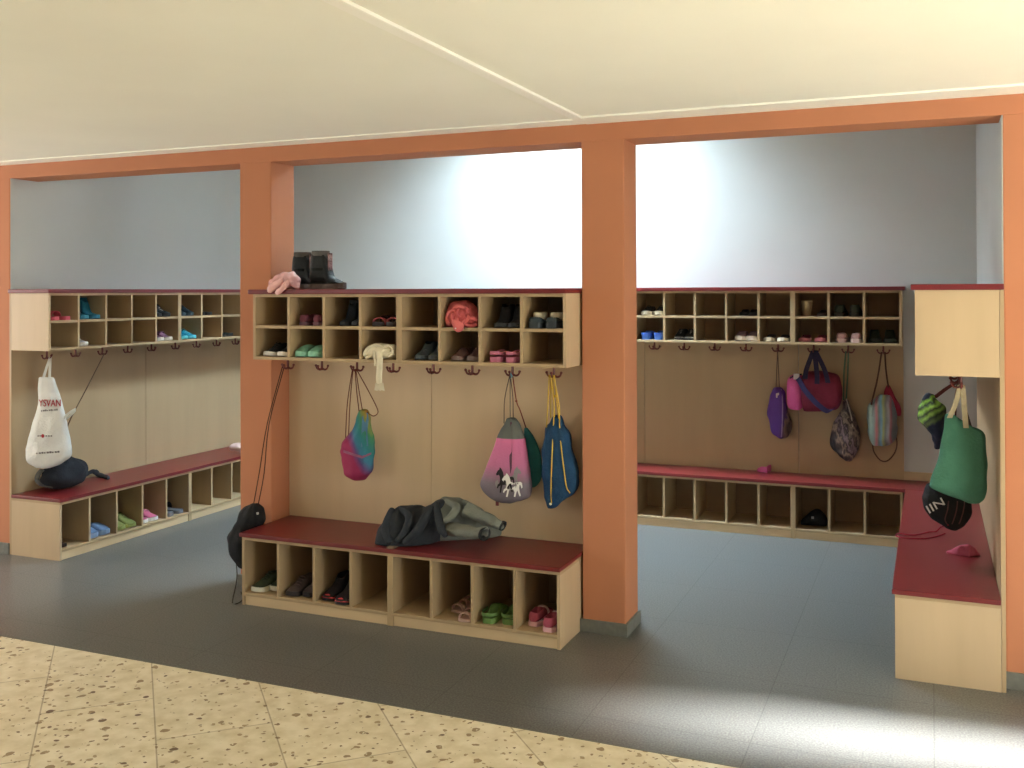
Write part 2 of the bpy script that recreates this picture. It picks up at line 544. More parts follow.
area('rooflight_daylight', ((SKY[0] + SKY[1]) / 2, (SKY[2] + SKY[3]) / 2, ZT + 0.9), (0, 0, 0), SKY[1] - SKY[0], SKY[3] - SKY[2], 385, (0.65, 0.85, 1.0))
for k, (a, c) in enumerate(WINS):
    area('window_daylight', ((a + c) / 2, HY0 - 0.22, 1.55), (PI / 2, 0, 0), c - a - 0.1, 1.4, (30, 10, 2)[k], (0.88, 0.95, 1.0))
area('hall_window_fill', (HX1 + 0.25, (GWIN[0] + GWIN[1]) / 2, 0.72), (0, PI / 2, 0), 1.2, 2.1, 90, (0.88, 0.95, 1.0))  # fill lamp behind the invented right end opening
area('end_window_fill', (HX0 - 0.22, (LWIN[0] + LWIN[1]) / 2, (LWIN[2] + LWIN[3]) / 2), (0, -PI / 2, 0), LWIN[3] - LWIN[2], LWIN[1] - LWIN[0], 138, (1.0, 0.97, 0.92))  # fill lamp behind the invented left end window
area('near_window_fill', ((DWIN[0] + DWIN[1]) / 2, 0.08, (DWIN[2] + DWIN[3]) / 2), (PI / 2, 0, 0), DWIN[1] - DWIN[0] - 0.1, DWIN[3] - DWIN[2], 70, (0.92, 0.97, 1.0))  # fill lamp behind the invented near window
sun = bpy.data.lights.new('sun', 'SUN')
sun.energy = 75.0; sun.angle = math.radians(3.5); sun.color = (0.98, 1.0, 0.99)
so = bpy.data.objects.new('sun', sun); COL.objects.link(so)
sd = Vector((-3, -0.30, -0.85)).normalized()
so.rotation_euler = sd.to_track_quat('-Z', 'Y').to_euler()
w = bpy.data.worlds.new('world'); S.world = w
w.use_nodes = True
w.node_tree.nodes['Background'].inputs['Color'].default_value = (0.75, 0.85, 1.0, 1)
w.node_tree.nodes['Background'].inputs['Strength'].default_value = 0.6

S.view_settings.view_transform = 'Standard'
S.view_settings.look = 'None'
S.view_settings.gamma = 1
S.view_settings.use_curve_mapping = False
S.view_settings.exposure = 0.42
try:
    S.cycles.use_denoising = True
    S.cycles.denoiser = 'OPENIMAGEDENOISE'
    S.cycles.max_bounces = 10
    S.cycles.diffuse_bounces = 6
except Exception:
    pass

# ------------------------------------------------------------------ racks
T = 0.016
CELLS = {}


def bench_unit(label, origin, rz, W, n, D, group, rack, first, e0=False, e1=False):
    r = thing('shoe_bench', label, 'shoe bench', origin, rz, group)
    H = ZS
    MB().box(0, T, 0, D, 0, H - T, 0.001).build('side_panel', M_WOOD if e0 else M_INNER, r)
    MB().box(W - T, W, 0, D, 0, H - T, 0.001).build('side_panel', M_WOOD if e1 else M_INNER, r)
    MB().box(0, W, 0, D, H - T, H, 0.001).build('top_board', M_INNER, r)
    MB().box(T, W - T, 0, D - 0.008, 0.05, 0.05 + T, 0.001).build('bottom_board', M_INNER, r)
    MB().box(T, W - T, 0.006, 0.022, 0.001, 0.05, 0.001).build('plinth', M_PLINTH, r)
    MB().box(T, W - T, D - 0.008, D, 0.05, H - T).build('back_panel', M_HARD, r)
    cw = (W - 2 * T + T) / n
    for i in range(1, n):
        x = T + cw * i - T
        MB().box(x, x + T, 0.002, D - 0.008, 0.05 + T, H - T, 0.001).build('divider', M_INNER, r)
    M = mtx(r)
    for i in range(n):
        CELLS[(rack, 'bench', first + i)] = (M @ Matrix.Translation((T + cw * i + (cw - T) / 2, 0, 0.05 + T)), cw - T, D)
    return r


def cubby_unit(label, origin, rz, W, n, D, group, rack, first, e0=False, e1=False):
    r = thing('cubby_cabinet', label, 'cubby cabinet', origin, rz, group)
    H = (ZKM if rack == 'middle' else ZKT) - ZK
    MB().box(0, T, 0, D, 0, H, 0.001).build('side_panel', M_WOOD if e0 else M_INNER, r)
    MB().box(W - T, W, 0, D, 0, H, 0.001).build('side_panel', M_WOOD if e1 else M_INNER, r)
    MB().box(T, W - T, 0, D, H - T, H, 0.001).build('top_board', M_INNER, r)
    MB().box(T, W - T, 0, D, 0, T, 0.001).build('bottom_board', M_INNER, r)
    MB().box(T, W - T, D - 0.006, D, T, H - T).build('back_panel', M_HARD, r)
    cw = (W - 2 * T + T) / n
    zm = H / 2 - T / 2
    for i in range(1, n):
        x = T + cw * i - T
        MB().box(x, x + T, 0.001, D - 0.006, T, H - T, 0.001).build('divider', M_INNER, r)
    M = mtx(r)
    for i in range(n):
        x = T + cw * i
        MB().box(x, x + cw - T, 0.003, D - 0.006, zm, zm + T, 0.001).build('shelf', M_INNER, r)
        CELLS[(rack, 'low', first + i)] = (M @ Matrix.Translation((x + (cw - T) / 2, 0, T)), cw - T, D)
        CELLS[(rack, 'up', first + i)] = (M @ Matrix.Translation((x + (cw - T) / 2, 0, zm + T)), cw - T, D)
    return r


ORD = ['first', 'second', 'third', 'fourth', 'fifth', 'sixth', 'seventh', 'eighth', 'ninth', 'tenth', 'eleventh', 'twelfth', 'thirteenth']
GB, GC, GH = 'maple shoe benches under red seats', 'maple cubby cabinets under red tops', 'maroon coat hooks under the cubby cabinets'


def slab(name, ext, label, cat):
    o = MB().box(*ext, bev=0.004).build(name, M_RED)
    tag(o, label, cat)
    return o


def wall_panel(ext, label, group):
    o = MB().box(*ext, bev=0.0015).build('wall_panel', M_PANEL_LIFT if 'middle rack' in label else M_PANEL)
    tag(o, label, 'wall panel', group)
    return o


# middle rack, facing the hall
CL, CR, CYB, CYC, CPB = -3.374, -1.585, 4.350, 4.447, 4.800
WM = (CR - CL) / 2
bench_unit('left bench unit of the middle rack, beside the long hanging black bag', (CL, CYB, 0), 0, WM, 4, CPB - CYB, GB, 'middle', 0)
bench_unit('right bench unit of the middle rack, ending beside the middle orange pillar', (CL + WM, CYB, 0), 0, WM, 4, CPB - CYB, GB, 'middle', 4, e1=True)
cubby_unit('left cubby cabinet of the middle rack, below the black boots', (CL, CYC, ZK), 0, WM, 4, CPB - CYC, GC, 'middle', 0)
cubby_unit('right cubby cabinet of the middle rack, beside the middle orange pillar', (CL + WM, CYC, ZK), 0, WM, 4, CPB - CYC, GC, 'middle', 4, e1=True)
slab('bench_seat', (CL - 0.012, CR + 0.003, CYB - 0.010, CPB, ZS, SEAT), 'dark red seat of the middle rack, with a jacket lying on it', 'bench seat')
slab('cabinet_top', (CL - 0.022, CR + 0.004, CYC - 0.016, CPB + 0.016, ZKM, CAPM), 'dark red top of the middle rack, with black boots standing on it', 'cabinet top')
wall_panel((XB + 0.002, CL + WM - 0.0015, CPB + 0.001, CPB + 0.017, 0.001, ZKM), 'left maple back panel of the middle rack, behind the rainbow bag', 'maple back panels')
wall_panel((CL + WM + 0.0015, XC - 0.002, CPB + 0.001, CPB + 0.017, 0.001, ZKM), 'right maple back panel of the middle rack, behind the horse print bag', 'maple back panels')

# left rack, facing right
LB, LCX, LN, LW, LPB = -4.963, -5.055, 4.630, 1.178, -5.371
bench_unit('near bench unit of the left rack, its pale side panel facing the hall', (LB, LN, 0), PI / 2, LW, 5, LB - LPB, GB, 'left', 0, e0=True)
bench_unit('far bench unit of the left rack, partly behind the left orange pillar', (LB, LN + LW, 0), PI / 2, LW, 5, LB - LPB, GB, 'left', 5)
cubby_unit('near cubby cabinet of the left rack, above the white bag', (LCX, LN, ZK), PI / 2, LW, 5, LCX - LPB, GC, 'left', 0, e0=True)
cubby_unit('far cubby cabinet of the left rack, partly behind the left orange pillar', (LCX, LN + LW, ZK), PI / 2, LW, 5, LCX - LPB, GC, 'left', 5)
slab('bench_seat', (LPB, LB + 0.008, LN - 0.004, LN + 2 * LW, ZS, SEAT), 'dark red seat of the left rack, with a black bag lying on it', 'bench seat')
slab('cabinet_top', (LPB - 0.016, LCX + 0.014, LN - 0.012, LN + 2 * LW, ZKT, CAP), 'bare dark red top of the left rack, above the white bag', 'cabinet top')
wall_panel((LPB - 0.017, LPB - 0.001, LN, LN + LW - 0.0015, 0.001, ZKT), 'near maple back panel of the left rack, behind the white bag', 'maple back panels')
wall_panel((LPB - 0.017, LPB - 0.001, LN + LW + 0.0015, LN + 2 * LW, 0.001, ZKT), 'far maple back panel of the left rack, beside the left pillar', 'maple back panels')

# back rack in the right bay
RB, RCY, RJ, RPB, RWU, RE = 6.896, 6.925, -0.860, 7.232, 1.104, -0.177
bench_unit('long bench unit of the back rack, five empty bays right of the middle pillar', (RJ - RWU, RB, 0), 0, RWU, 5, RPB - RB, GB, 'back', 0)
bench_unit('short bench unit of the back rack, three bays ending at the right bench', (RJ, RB, 0), 0, RE - RJ, 3, RPB - RB, GB, 'back', 5)
cubby_unit('long cubby cabinet of the back rack, five compartments wide, right of the middle pillar', (RJ - RWU, RCY, ZK), 0, RWU, 5, RPB - RCY, GC, 'back', 0)
cubby_unit('short cubby cabinet of the back rack, three compartments wide, above the duffel bag', (RJ, RCY, ZK), 0, RE - RJ, 3, RPB - RCY, GC, 'back', 5)
bench_unit('bench unit of the back rack reaching left behind the middle orange pillar', (RJ - 2 * RWU, RB, 0), 0, RWU, 5, RPB - RB, GB, 'backleft', 0)
cubby_unit('cubby cabinet of the back rack reaching left behind the middle orange pillar', (RJ - 2 * RWU, RCY, ZK), 0, RWU, 5, RPB - RCY, GC, 'backleft', 0)
wall_panel((RJ - 2 * RWU, RJ - RWU - 0.0015, RPB + 0.001, RPB + 0.017, 0.001, ZKT), 'maple back panel of the back rack just right of the middle pillar', 'maple back panels')
slab('bench_seat', (RJ - 2 * RWU, 0.254, RB - 0.010, RPB, ZS, SEAT), 'long red seat of the back rack along the grey wall', 'bench seat')
slab('cabinet_top', (RJ - 2 * RWU, RE + 0.02, RCY - 0.016, RPB + 0.016, ZKT, CAP), 'dark red top of the back rack against the brightly lit wall', 'cabinet top')
wall_panel((RJ - RWU + 0.0015, RJ - 0.0015, RPB + 0.001, RPB + 0.017, 0.001, ZKT), 'wide maple back panel of the back rack, left of the duffel bag', 'maple back panels')
wall_panel((RJ + 0.0015, RE, RPB + 0.001, RPB + 0.017, 0.001, ZKT), 'narrow maple back panel of the back rack, behind the duffel bag', 'maple back panels')
o = MB().box(RE, 0.254, RPB - 0.004, YW + 0.0005, SEAT, SEAT + 0.055, 0.002).build('backing_strip', M_WOODX)
tag(o, 'low maple backing strip on the grey wall behind the corner of the red seat', 'wall strip')

# right rack, along the right wall, facing left
SB, SC, SN, SPB, SWU = -0.151, -0.066, 4.574, 0.256, 1.156
for k, (lb, lc) in enumerate((('near bench unit of the right rack, its pale side panel facing the hall', 'near cubby cabinet of the right rack, above the green tote bag'),
                              ('far bench unit of the right rack, reaching back to the corner', 'far cubby cabinet of the right rack, hidden behind the near one'))):
    yo = SN + SWU * (k + 1)
    bench_unit(lb, (SB, yo, 0), -PI / 2, SWU, 5, SPB - SB, GB, 'right', 5 - 5 * k, e1=True)
    cubby_unit(lc, (SC, yo, ZK), -PI / 2, SWU, 5, SPB - SC, GC, 'right', 5 - 5 * k, e1=True)
slab('bench_seat', (SB - 0.012, SPB, SN - 0.012, RB - 0.011, ZS, SEAT), 'wide dark red seat of the right rack, with a pink cloth on it', 'bench seat')
slab('cabinet_top', (SC - 0.016, SPB + 0.018, SN - 0.012, SN + 2 * SWU, ZKT, CAP), 'red top of the right rack, beside the right orange wall', 'cabinet top')
wall_panel((SPB + 0.001, SPB + 0.018, SN, SN + SWU - 0.0015, 0.001, ZKT), 'near maple back panel of the right rack, its edge beside the orange wall', 'maple back panels')
wall_panel((SPB + 0.001, SPB + 0.018, SN + SWU + 0.0015, SN + 2 * SWU, 0.001, ZKT), 'far maple back panel of the right rack, behind the green tote', 'maple back panels')


# ------------------------------------------------------------------ coat hooks
def make_hook(label):
    r = thing('coat_hook', label, 'coat hook', (0, 0, 0), 0, GH)
    # plate and stem hang from the cabinet underside; z = 0 is the underside
    mb = MB().box(-0.011, 0.011, -0.011, 0.011, -0.004, 0, 0.001)
    mb.tube([(0, 0, -0.003), (0, 0, -0.02), (0, 0, -0.046)], 0.0055, 10, 2)
    mb.ball((0, 0, -0.046), 0.008)
    mb.build('stem', M_HOOK, r, smooth=False)
    for a in (0, PI, -PI / 2):
        c, s_ = math.cos(a), math.sin(a)
        pts = [(d * c, d * s_, z) for d, z in ((0.002, -0.045), (0.016, -0.050), (0.028, -0.044), (0.033, -0.032))]
        mb = MB().tube(pts, [0.0052] * 3 + [0.0048] * 3 + [0.004] * 4, 8, 3)
        mb.ball(pts[-1], 0.0062)
        mb.build('prong', M_HOOK, r, smooth=True)
    return r


HOOKS = {}
_proto = None


def hooks(rack, n, skip=(), notes={}):
    global _proto
    for i in range(n):
        if i in skip: continue
        M, cw, D = CELLS[(rack, 'low', i)]
        pos = M @ Vector((0, 0.18 if rack == 'right' else 0.15, -T + 0.001))
        lab = notes.get(i, '%s maroon coat hook from the left under the %s rack cabinets' % (ORD[i], rack))
        if _proto is None:
            o = _proto = make_hook(lab)
        else:
            o = _proto.copy(); COL.objects.link(o); o['label'] = lab
            for ch in _proto.children:
                c = ch.copy(); COL.objects.link(c); c.parent = o
        o.location = pos
        o.rotation_euler = (0, 0, {'left': PI / 2, 'right': -PI / 2}.get(rack, 0))
        o.scale = (1.15, 1.15, 1.15)
        HOOKS[(rack, i)] = pos


hooks('middle', 8, notes={0: 'maroon coat hook at the middle rack, holding the black bag cord beside the pillar'})
hooks('left', 9)
hooks('back', 8)
hooks('right', 10, skip=(0, 1, 2), notes={i: '%s maroon coat hook from the hall under the right rack cabinet' % ORD[9 - i] for i in range(10)})


# ------------------------------------------------------------------ shoes
def interp(tab, t):
    for (a, va), (b, vb) in zip(tab[:-1], tab[1:]):
        if t <= b:
            k = 0 if b == a else (t - a) / (b - a)
            return va + (vb - va) * max(0, min(1, k))
    return tab[-1][1]


SOLE_W = [(0, .42), (.03, .62), (.08, .76), (.16, .83), (.3, .82), (.45, .78), (.6, .9), (.72, .99), (.82, 1.0), (.9, .9), (.96, .66), (1, .3)]
PROFILE = {  # top height as a share of the length, opening from-to
    'sneaker': ([(0, .20), (.03, .33), (.2, .29), (.42, .33), (.5, .31), (.65, .21), (.85, .14), (.96, .10), (1, .05)], .07, .47),
    'hightop': ([(0, .28), (.03, .46), (.2, .44), (.42, .47), (.48, .44), (.62, .25), (.85, .16), (.96, .11), (1, .05)], .07, .45),
    'ballet': ([(0, .14), (.03, .24), (.2, .19), (.45, .14), (.66, .14), (.8, .13), (.95, .09), (1, .05)], .06, .68),
    'clog': ([(0, .08), (.03, .13), (.2, .12), (.4, .20), (.5, .30), (.65, .29), (.85, .21), (.95, .14), (1, .06)], .05, .47),
    'boot': ([(0, .5), (.02, .98), (.2, 1.0), (.46, 1.0), (.52, .97), (.56, .5), (.62, .34), (.8, .25), (.94, .17), (1, .07)], .06, .46),
}


def shoe_parts(kind, pal, L, Wd):
    """toe points to -y, toe tip at y = 0; returns [(part, MB, material, subdivision)]"""
    up, sole = pal['upper'], pal.get('sole', (40, 38, 36))
    hs = L * pal.get('sole_h', .10)
    out = []
    ts = [0, .02, .05, .1, .16, .24, .34, .44, .5, .54, .58, .64, .72, .8, .88, .94, .98, 1]
    sec = []
    for t in ts:
        hw = interp(SOLE_W, t) * Wd / 2
        y = L * (1 - t)
        lift = L * .03 * max(0, (t - .8) / .2) ** 2
        sec.append([Vector((-hw, y, lift)), Vector((hw, y, lift)), Vector((hw * 1.02, y, hs * .6 + lift)), Vector((hw * .98, y, hs + lift)),
                    Vector((-hw * .98, y, hs + lift)), Vector((-hw * 1.02, y, hs * .6 + lift))])
    out.append(('sole', MB().rings(sec), rubber(sole), 0))
    if kind in PROFILE:
        prof, o0, o1 = PROFILE[kind]
        sec = []
        for t in ts:
            hw = interp(SOLE_W, t) * Wd / 2 * .96
            y = L * (1 - t)
            h = interp(prof, t) * L * pal.get('tall', 1.0)
            lift = L * .03 * max(0, (t - .8) / .2) ** 2
            z0 = hs * .9 + lift
            top = max(z0 + .004, h)
            hh = top - z0
            if o0 <= t <= o1:
                nar = .72 if kind in ('sneaker', 'hightop', 'clog') else .85
                bed = z0 + min(hh * .2, .012)
                q = [(-hw, z0), (-hw * 1.0, z0 + hh * .5), (-hw * nar, top), (-hw * (nar - .13), top * .98), (-hw * .55, bed),
                     (hw * .55, bed), (hw * (nar - .13), top * .98), (hw * nar, top), (hw * 1.0, z0 + hh * .5), (hw, z0)]
            else:
                q = [(-hw, z0), (-hw * .99, z0 + hh * .45), (-hw * .82, z0 + hh * .8), (-hw * .5, z0 + hh * .95), (-hw * .2, top),
                     (hw * .2, top), (hw * .5, z0 + hh * .95), (hw * .82, z0 + hh * .8), (hw * .99, z0 + hh * .45), (hw, z0)]
            sec.append([Vector((x, y, z)) for x, z in q])
        out.append(('upper', MB().rings(sec), pal.get('upmat') or cloth(up, .1, pal.get('rough', .75)), 1))
    def band(t, wid, hgt, name, col, lean=0.0):
        hw = interp(SOLE_W, t) * Wd / 2
        y = L * (1 - t)
        rr = []
        for k in range(11):
            a = PI * k / 10
            c, s_ = math.cos(a), math.sin(a)
            e = abs(s_) ** .7
            x, z = hw * 1.04 * c, hs * .5 + (hgt - hs * .5) * e
            xi, zi = x * .93, z - .004
            dy = lean * s_
            rr.append([Vector((x, y - wid / 2 + dy, z)), Vector((x, y + wid / 2 + dy, z)), Vector((xi, y + wid / 2 + dy, zi)), Vector((xi, y - wid / 2 + dy, zi))])
        out.append((name, MB().rings(rr), cloth(col), 0))
    if kind == 'sandal':
        band(.78, L * .14, L * .24, 'strap', up)
        band(.5, L * .12, L * .30, 'strap', pal.get('trim', up))
        hw = Wd * .36                                              # heel strap
        pts = [(-hw, L * .55, L * .2), (-hw * 1.05, L * .85, L * .22), (-hw * .6, L * .98, L * .24), (hw * .6, L * .98, L * .24), (hw * 1.05, L * .85, L * .22), (hw, L * .55, L * .2)]
        out.append(('strap', MB().strap(pts, (0, 0, L * .04), (.0015, .0015, 0)), cloth(pal.get('trim', up)), 0))
    if kind == 'slipper':
        band(.66, L * .30, L * .30, 'strap', up)
    if kind == 'clog':
        hw = Wd * .44
        pts = [(-hw, L * .52, L * .2), (-hw * 1.05, L * .8, L * .2), (-hw * .7, L * 1.0, L * .21), (0, L * 1.03, L * .21), (hw * .7, L * 1.0, L * .21), (hw * 1.05, L * .8, L * .2), (hw, L * .52, L * .2)]
        out.append(('strap', MB().strap(pts, (0, 0, L * .035), (.002, .002, 0)), rubber(pal.get('trim', up)), 0))
    if kind == 'ballet' and pal.get('trim'):
        band(.52, L * .06, L * .19, 'strap', pal['trim'])
    if kind in ('sneaker', 'hightop'):
        mb = MB()
        if pal.get('velcro'):
            band(.56, L * .1, L * .31, 'strap', pal['velcro'])
        else:
            for t, z in ((.5, .325), (.57, .285), (.64, .235), (.7, .2)):
                hw = Wd * .2
                mb.tube([(-hw, L * (1 - t), L * z - .003), (0, L * (1 - t) - .004, L * z + .004), (hw, L * (1 - t), L * z - .003)], .0022, 6, 2)
            out.append(('laces', mb, cloth(pal.get('laces', (210, 205, 198))), 0))
        if pal.get('toe'):
            sec = []
            for t in (.84, .88, .92, .96, .985, 1.0):
                hw = interp(SOLE_W, t) * Wd / 2 * 1.0
                h = (interp(PROFILE[kind][0], t) * .8) * L
                lift = L * .03 * ((t - .8) / .2) ** 2
                sec.append([Vector((hw * math.cos(PI * k / 8) * 1.02, L * (1 - t) - .002, hs * .6 + lift + (h - hs * .4) * math.sin(PI * k / 8))) for k in range(9)])
            out.append(('toe_cap', MB().rings(sec), rubber(pal['toe']), 0))
    if kind == 'boot':
        if pal.get('cuff'):
            rr = []
            for z, g in ((.9, 1.0), (.97, 1.06), (1.03, 1.06), (1.05, .98), (1.0, .8), (.86, .74)):
                rr.append([Vector((Wd * .40 * g * math.cos(2 * PI * k / 16), L * .72 + L * .24 * g * math.sin(2 * PI * k / 16), L * z * pal.get('tall', 1))) for k in range(16)])
            out.append(('cuff', MB().rings(rr, caps=False), cloth(pal['cuff'], .2), 1))
        if pal.get('buckle'):
            rr = [[Vector((Wd * .46 * g * math.cos(2 * PI * k / 16), L * .72 + L * .27 * g * math.sin(2 * PI * k / 16), L * z * pal.get('tall', 1))) for k in range(16)] for z, g in ((.50, .98), (.50, 1.04), (.57, 1.04), (.57, .98))]
            out.append(('strap', MB().rings(rr, caps=False), cloth(pal['strapc']), 0))
            out.append(('buckle', MB().box(Wd * .44, Wd * .52, L * .66, L * .80, L * .50 * pal.get('tall', 1), L * .58 * pal.get('tall', 1), .001), M_METAL, 0))
            out.append(('patterned_panel', MB().box(-Wd * .22, Wd * .22, L * .425, L * .45, L * .46, L * .95, .003), pal['panelmat'], 0))
    if pal.get('fur'):
        rr = []
        for z, g in ((.2, .9), (.30, 1.0), (.36, .95), (.36, .7), (.24, .6)):
            rr.append([Vector((Wd * .36 * g * math.cos(2 * PI * k / 14), L * .56 + L * .30 * g * math.sin(2 * PI * k / 14), L * z)) for k in range(14)])
        out.append(('fur_lining', MB().rings(rr, caps=False).wrinkle(.003, 80, 3), cloth(pal['fur'], .15), 1))
    return out


RACKN = {'middle': 'middle rack', 'left': 'left rack', 'back': 'back rack'}
KINDN = {'sneaker': 'sneaker', 'hightop': 'high sneaker', 'ballet': 'slip-on shoe', 'clog': 'clog', 'boot': 'boot', 'sandal': 'sandal', 'slipper': 'slipper'}


def cell_name(rack, lev, i):
    return '%s %s of the %s' % (ORD[i], {'up': 'upper cubby', 'low': 'lower cubby', 'bench': 'bench bay'}[lev], RACKN[rack])


def put_shoe(M, kind, pal, L, Wd, name, label, group):
    r = thing(name, label, 'shoe', (0, 0, 0), 0, group)
    r.location = M.translation
    r.rotation_euler = M.to_euler()
    up = st = None
    for nm, mb, ma, sb in shoe_parts(kind, pal, L, Wd):
        par = up if (nm in ('laces', 'toe_cap', 'patterned_panel', 'fur_lining') and up) else st if (nm == 'buckle' and st) else r
        o = mb.build(nm, ma, par, smooth=(nm in ('upper', 'cuff', 'fur_lining', 'toe_cap')), sub=sb)
        if nm == 'upper': up = o
        if nm == 'strap': st = o
    return r


def pair(rack, lev, i, kind, pal, words, L=.19, Wd=.07, face='toe', y=.05, dx=0.0, gap=.008, rot=(0, 0), one=None, dy=(0, 0)):
    M, cw, D = CELLS[(rack, lev, i)]
    f_ = 1.12 if rack != 'left' else 1.15
    L, Wd = L * f_, min(Wd * f_, cw / 2 - .006)
    if rack == 'middle': y, dx = .006 + y * .25, dx - .018
    if rack == 'left': y, dx = .006 + y * .3, dx + .008
    y = min(y, D - L - .014) if lev != 'x' else y
    for k, sx in enumerate((-1, 1)):
        if one is not None and k != one: continue
        x = sx * (Wd / 2 + gap / 2) + dx
        x = max(-cw / 2 + Wd / 2 + .004, min(cw / 2 - Wd / 2 - .004, x))
        yy = min(y + dy[k], D - L - .014)
        if face == 'toe':
            R = Matrix.Translation((x, yy, .0008)) @ Matrix.Rotation(math.radians(rot[k]), 4, 'Z')
        else:
            R = Matrix.Translation((x, yy + L, .0008)) @ Matrix.Rotation(PI + math.radians(rot[k]), 4, 'Z')
        side = 'left' if k == 0 else 'right'
        lab = '%s %s, %s of the pair, %s' % (words, KINDN[kind], side, cell_name(rack, lev, i)) if one is None else '%s %s alone, %s' % (words, KINDN[kind], cell_name(rack, lev, i))
        nm = {'sneaker': 'sneaker', 'hightop': 'sneaker', 'ballet': 'slip_on_shoe', 'clog': 'clog', 'boot': 'boot', 'sandal': 'sandal', 'slipper': 'slipper'}[kind]
        put_shoe(M @ R, kind, pal, L, Wd, nm, lab, 'shoes in the %s' % RACKN[rack])


P = dict
BLK, DK, WH = (38, 38, 40), (46, 48, 50), (226, 222, 212)
# middle rack, upper row
pair('middle', 'up', 1, 'sneaker', P(upper=(112, 58, 70), sole=(98, 62, 72), velcro=(96, 48, 58)), 'dull maroon', .17, .07, 'heel', .09, .02)
pair('middle', 'up', 2, 'boot', P(upper=(40, 46, 54), sole=BLK, tall=.72, cuff=(56, 62, 70)), 'dark speckled', .16, .066, 'toe', .1, .045, .004)
pair('middle', 'up', 3, 'sandal', P(upper=(196, 104, 106), trim=(70, 52, 50), sole=(58, 44, 42)), 'pink and brown strap', .17, .066, 'toe', .06, .03)
pair('middle', 'up', 6, 'boot', P(upper=BLK, sole=(30, 30, 30), tall=.62), 'plain black', .17, .07, 'toe', .06, .045, rot=(4, 3), gap=.004)
pair('middle', 'up', 7, 'ballet', P(upper=(58, 66, 70), sole=(48, 54, 58), fur=(216, 206, 186), sole_h=.13, tall=1.15), 'dark grey fur-lined', .19, .08, 'heel', .04, .005)
# lower row
pair('middle', 'low', 0, 'sneaker', P(upper=(42, 44, 46), sole=WH, laces=(60, 60, 62)), 'black white-soled', .19, .074, 'toe', .05, .02)
pair('middle', 'low', 1, 'clog', P(upper=(122, 178, 154), sole=(134, 190, 164), sole_h=.12), 'mint green', .19, .078, 'toe', .03, .0)
pair('middle', 'low', 4, 'hightop', P(upper=(74, 86, 94), sole=(60, 66, 70), laces=(90, 98, 104)), 'slate grey', .18, .07, 'toe', .08, .04, .004)
pair('middle', 'low', 5, 'sneaker', P(upper=(104, 78, 78), sole=(112, 94, 86), velcro=(88, 64, 66)), 'brownish mauve', .18, .07, 'toe', .06, .03)
pair('middle', 'low', 6, 'sandal', P(upper=(190, 106, 128), trim=(204, 122, 142), sole=(186, 108, 130), sole_h=.14), 'dusty pink', .17, .07, 'heel', .04, .02)
# middle bench
pair('middle', 'bench', 0, 'sneaker', P(upper=(62, 72, 56), sole=(214, 210, 190), laces=(70, 80, 64)), 'dark green white-soled', .22, .08, 'toe', .02, .0, rot=(-9, -6), dy=(0, .05))
pair('middle', 'bench', 1, 'sneaker', P(upper=(96, 84, 84), sole=(54, 48, 48), laces=(130, 110, 112)), 'grey brown', .21, .082, 'toe', .05, .008, dy=(0, .02))
pair('middle', 'bench', 2, 'hightop', P(upper=(44, 40, 42), sole=(40, 36, 36), toe=(206, 66, 70), laces=(52, 44, 46)), 'black red-toed', .22, .08, 'toe', .06, .015, rot=(-4, -3), dy=(.0, -.03))
pair('middle', 'bench', 5, 'sandal', P(upper=(196, 160, 148), trim=(170, 128, 118), sole=(190, 156, 140), sole_h=.07), 'small pale pink', .15, .058, 'toe', .06, .03, .03, rot=(-10, -4), dy=(.08, -.03))
pair('middle', 'bench', 6, 'clog', P(upper=(96, 128, 70), sole=(106, 140, 76), sole_h=.12), 'grass green', .19, .078, 'heel', .07, .015, rot=(3, 3), dy=(0, .02))
pair('middle', 'bench', 7, 'sneaker', P(upper=(176, 84, 104), sole=(224, 176, 180), velcro=(226, 190, 192)), 'pink', .19, .076, 'heel', .06, .02, dy=(.05, 0))
# left rack
pair('left', 'up', 0, 'slipper', P(upper=(206, 92, 104), sole=(200, 84, 98), sole_h=.12), 'flat coral pink', .17, .07, 'heel', .03, -.01)
pair('left', 'up', 1, 'boot', P(upper=(38, 106, 126), sole=(44, 118, 140), tall=.62, cuff=(30, 84, 100)), 'teal winter', .19, .078, 'toe', .03, .0)
pair('left', 'up', 4, 'hightop', P(upper=(48, 54, 58), sole=(44, 46, 48)), 'charcoal', .18, .072, 'toe', .05, -.02)
pair('left', 'up', 5, 'sneaker', P(upper=(36, 52, 60), sole=(50, 66, 74), tall=1.3), 'dark petrol', .18, .072, 'toe', .05, -.02)
pair('left', 'up', 6, 'ballet', P(upper=(44, 42, 40), sole=(40, 38, 36)), 'blackish', .16, .062, 'toe', .1, -.02)
pair('left', 'low', 1, 'sneaker', P(upper=(150, 146, 142), sole=WH, toe=(222, 216, 206)), 'grey white-toed', .18, .07, 'toe', .05, -.0, one=0)
pair('left', 'low', 4, 'sneaker', P(upper=(122, 86, 104), sole=WH, velcro=(110, 74, 92)), 'mauve white-soled', .18, .07, 'toe', .04, .0)
pair('left', 'low', 5, 'sneaker', P(upper=(44, 150, 176), sole=(90, 190, 206), laces=(130, 210, 220)), 'turquoise', .19, .074, 'toe', .03, .0)
pair('left', 'low', 7, 'ballet', P(upper=(44, 54, 48), sole=(36, 40, 38)), 'dark green', .18, .07, 'toe', .06, -.02)
pair('left', 'bench', 0, 'ballet', P(upper=(66, 44, 36), sole=(52, 36, 30)), 'dark brown', .17, .066, 'toe', .05, -.06, one=0)
pair('left', 'bench', 1, 'clog', P(upper=(104, 130, 164), sole=(128, 152, 182), sole_h=.13), 'light blue', .21, .082, 'toe', .06, .0)
